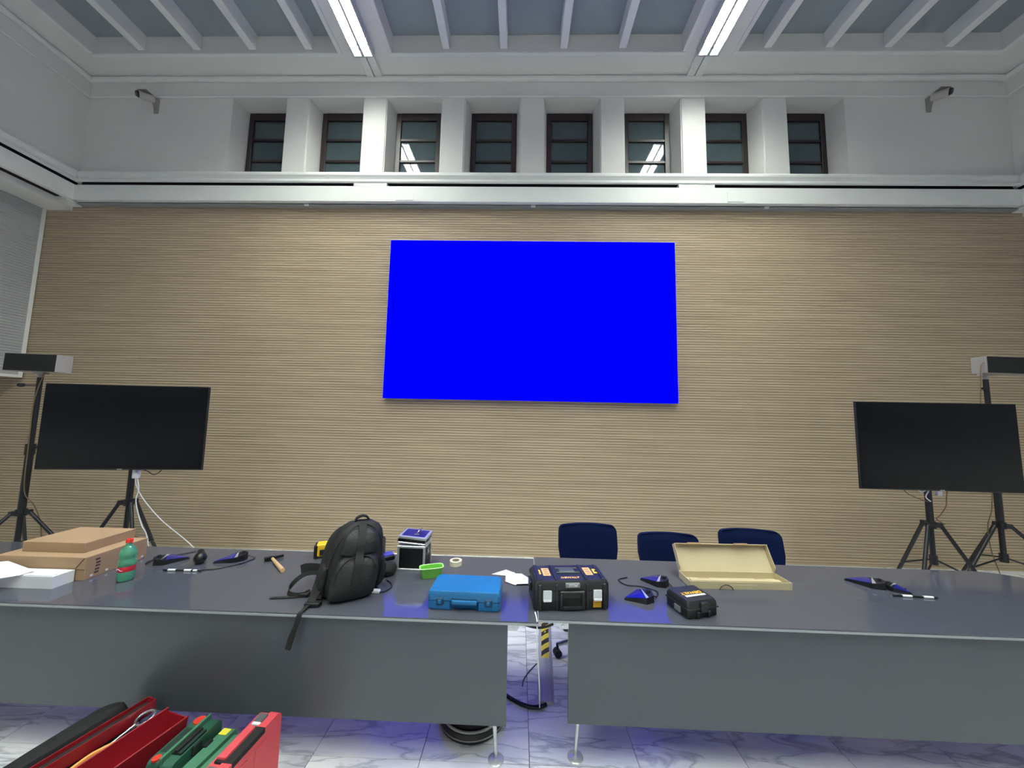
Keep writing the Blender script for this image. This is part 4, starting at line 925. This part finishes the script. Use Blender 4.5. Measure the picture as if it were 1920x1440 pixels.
prism(rt_, [(0.030, 0.205), (0.034, 0.205), (0.020, 0.312), (0.016, 0.312)], 'y', -0.26, 0.235)
box(rt_, 0.024, 0.150, 0.231, 0.235, 0.205, 0.300); box(rt_, 0.024, 0.150, -0.26, -0.256, 0.205, 0.300)
obj('outer_tray', rt_, M_red, t)
obj('outer_tray', tray(-0.150, -0.092, -0.26, 0.250, 0.262, 0.318), M_red, t)
obj('tray_dark_fill', B(-0.144, -0.098, -0.25, 0.24, 0.267, 0.300), M_shade, t)  # dark block added in place of tools and shade in the tray
obj('inner_tray', tray(-0.088, 0.012, -0.26, 0.225, 0.205, 0.250), M_blacksteel, t)
for y in (-0.2, 0.2):
    for x in (-0.1, 0.1): obj('link_arm', cyl(NB(), (x*0.8, y, 0.13), (x*1.1, y, 0.25), 0.006, n=8), M_chrome, t, True)
obj('tray_bead', tube(NB(), [(0.156, -0.26, 0.305), (0.156, 0.235, 0.305)], 0.004, n=8, sub=0), M_red, t, True)
obj('tray_bead', tube(NB(), [(0.018, -0.26, 0.312), (0.018, 0.235, 0.312)], 0.004, n=8, sub=0), M_red, t, True)
obj('front_box', B(-0.045, 0.050, -0.16, -0.085, 0.250, 0.272, bev=0.004, seg=1), mat('salmon_red', (214, 86, 86), 0.5), t)
M_org = mat('tool_orange', (214, 140, 58), 0.45)
def wt(name, label, cat, fn):
    o = thing(name, label, cat, t.location, t.rotation_euler.z); fn(o); return o
def pliers(o):
    obj('handle', tube(NB(), [(-0.062, -0.06, 0.262), (-0.055, 0.0, 0.274), (-0.030, 0.05, 0.280), (-0.015, 0.085, 0.276)], 0.009), M_org, o, True)
    obj('handle', tube(NB(), [(-0.030, -0.03, 0.262), (-0.008, 0.03, 0.276), (-0.006, 0.06, 0.280), (-0.015, 0.085, 0.276)], 0.009), M_org, o, True)
    obj('jaw', tube(NB(), [(-0.015, 0.08, 0.276), (-0.018, 0.11, 0.272), (-0.020, 0.13, 0.268)], lambda s: 0.012*(1 - 0.6*s)), M_blacksteel, o, True)
wt('pliers', 'orange handled pliers lying inside the open red toolbox', 'pliers', pliers)
def ring(o):
    r = NB(); tube(r, [(-0.040 + 0.034*math.cos(a*0.3), 0.178 + 0.034*math.sin(a*0.3), 0.296 + 0.008*math.sin(a*0.3)) for a in range(22)], 0.006, n=8, sub=0); obj('ring', r, M_chrome, o, True)
    obj('tool_shaft', cyl(NB(), (-0.045, 0.145, 0.290), (-0.060, 0.06, 0.262), 0.006, n=10), M_chrome, o, True)
wt('ring_spanner', 'chrome ring-ended tool at the far end of the toolbox', 'spanner', ring)
def driver(o):
    obj('handle', tube(NB(), [(-0.075, -0.22, 0.262), (-0.072, -0.12, 0.264)], 0.011, n=10, sub=2), mat('driver_black', (24, 22, 26), 0.4), o, True)
    obj('shaft', cyl(NB(), (-0.072, -0.12, 0.264), (-0.070, 0.02, 0.258), 0.004, n=8), M_chrome, o, True)
wt('screwdriver', 'black handled screwdriver between the red toolbox trays', 'screwdriver', driver)
# black tool bag to the left
t = thing('tool_bag', 'black fabric tool bag left of the red toolbox', 'bag', (-1.995, 1.66, 0.0), -0.20)
secs = [(0, 0.0, 0.05, 0.20, 0.0), (0, 0, 0.062, 0.22, 0.02), (0, 0, 0.064, 0.225, 0.15), (0, 0, 0.06, 0.215, 0.285), (0.0, 0, 0.045, 0.20, 0.318), (0.0, 0, 0.02, 0.16, 0.328)]
obj('bag_body', pack(secs, 0.01, 36, 4.0, 21), mat('tool_bag_black', (10, 11, 15), 0.8, bump=0.2), t, True)
obj('bag_handle', strap(NB(), [(-0.01, -0.19, 0.26), (-0.015, -0.215, 0.315), (-0.012, -0.25, 0.315), (-0.01, -0.275, 0.24)], 0.03, 0.012, (1, 0, 0)), MC['tool_bag_black'], t, True)
obj('red_tool_grip', tube(NB(), [(0.035, -0.235, 0.22), (0.045, -0.215, 0.318)], 0.010, n=10, sub=2), mat('grip_red', (190, 40, 60), 0.5), t, True)
obj('yellow_tool_grip', tube(NB(), [(0.045, -0.255, 0.20), (0.045, -0.27, 0.285)], 0.014, n=10, sub=2), mat('grip_yellow', (222, 190, 60), 0.5), t, True)
# dark blue case in front
t = thing('navy_case', 'dark navy case with white label in the foreground', 'case', (-1.44, 1.405, 0.0), -0.10)
obj('case_body', soft(NB(), -0.155, 0.105, -0.16, 0.155, ((0.004, 0.0), (0, 0.01), (0, 0.262), (0.012, 0.28)), 0.02), mat('navy_plastic', (24, 36, 70), 0.45), t, True)
obj('white_label', B(-0.010, 0.068, 0.082, 0.140, 0.279, 0.2815), M_white, t)
obj('red_label_strip', B(-0.010, 0.068, 0.070, 0.083, 0.279, 0.2816), mat('strip_red', (206, 70, 70), 0.5), t)
obj('white_tag', B(0.074, 0.088, 0.095, 0.140, 0.279, 0.283), M_white, t)
obj('pale_print', B(-0.10, -0.045, 0.100, 0.112, 0.2795, 0.2808), mat('print_pale', (150, 170, 220), 0.5), t)
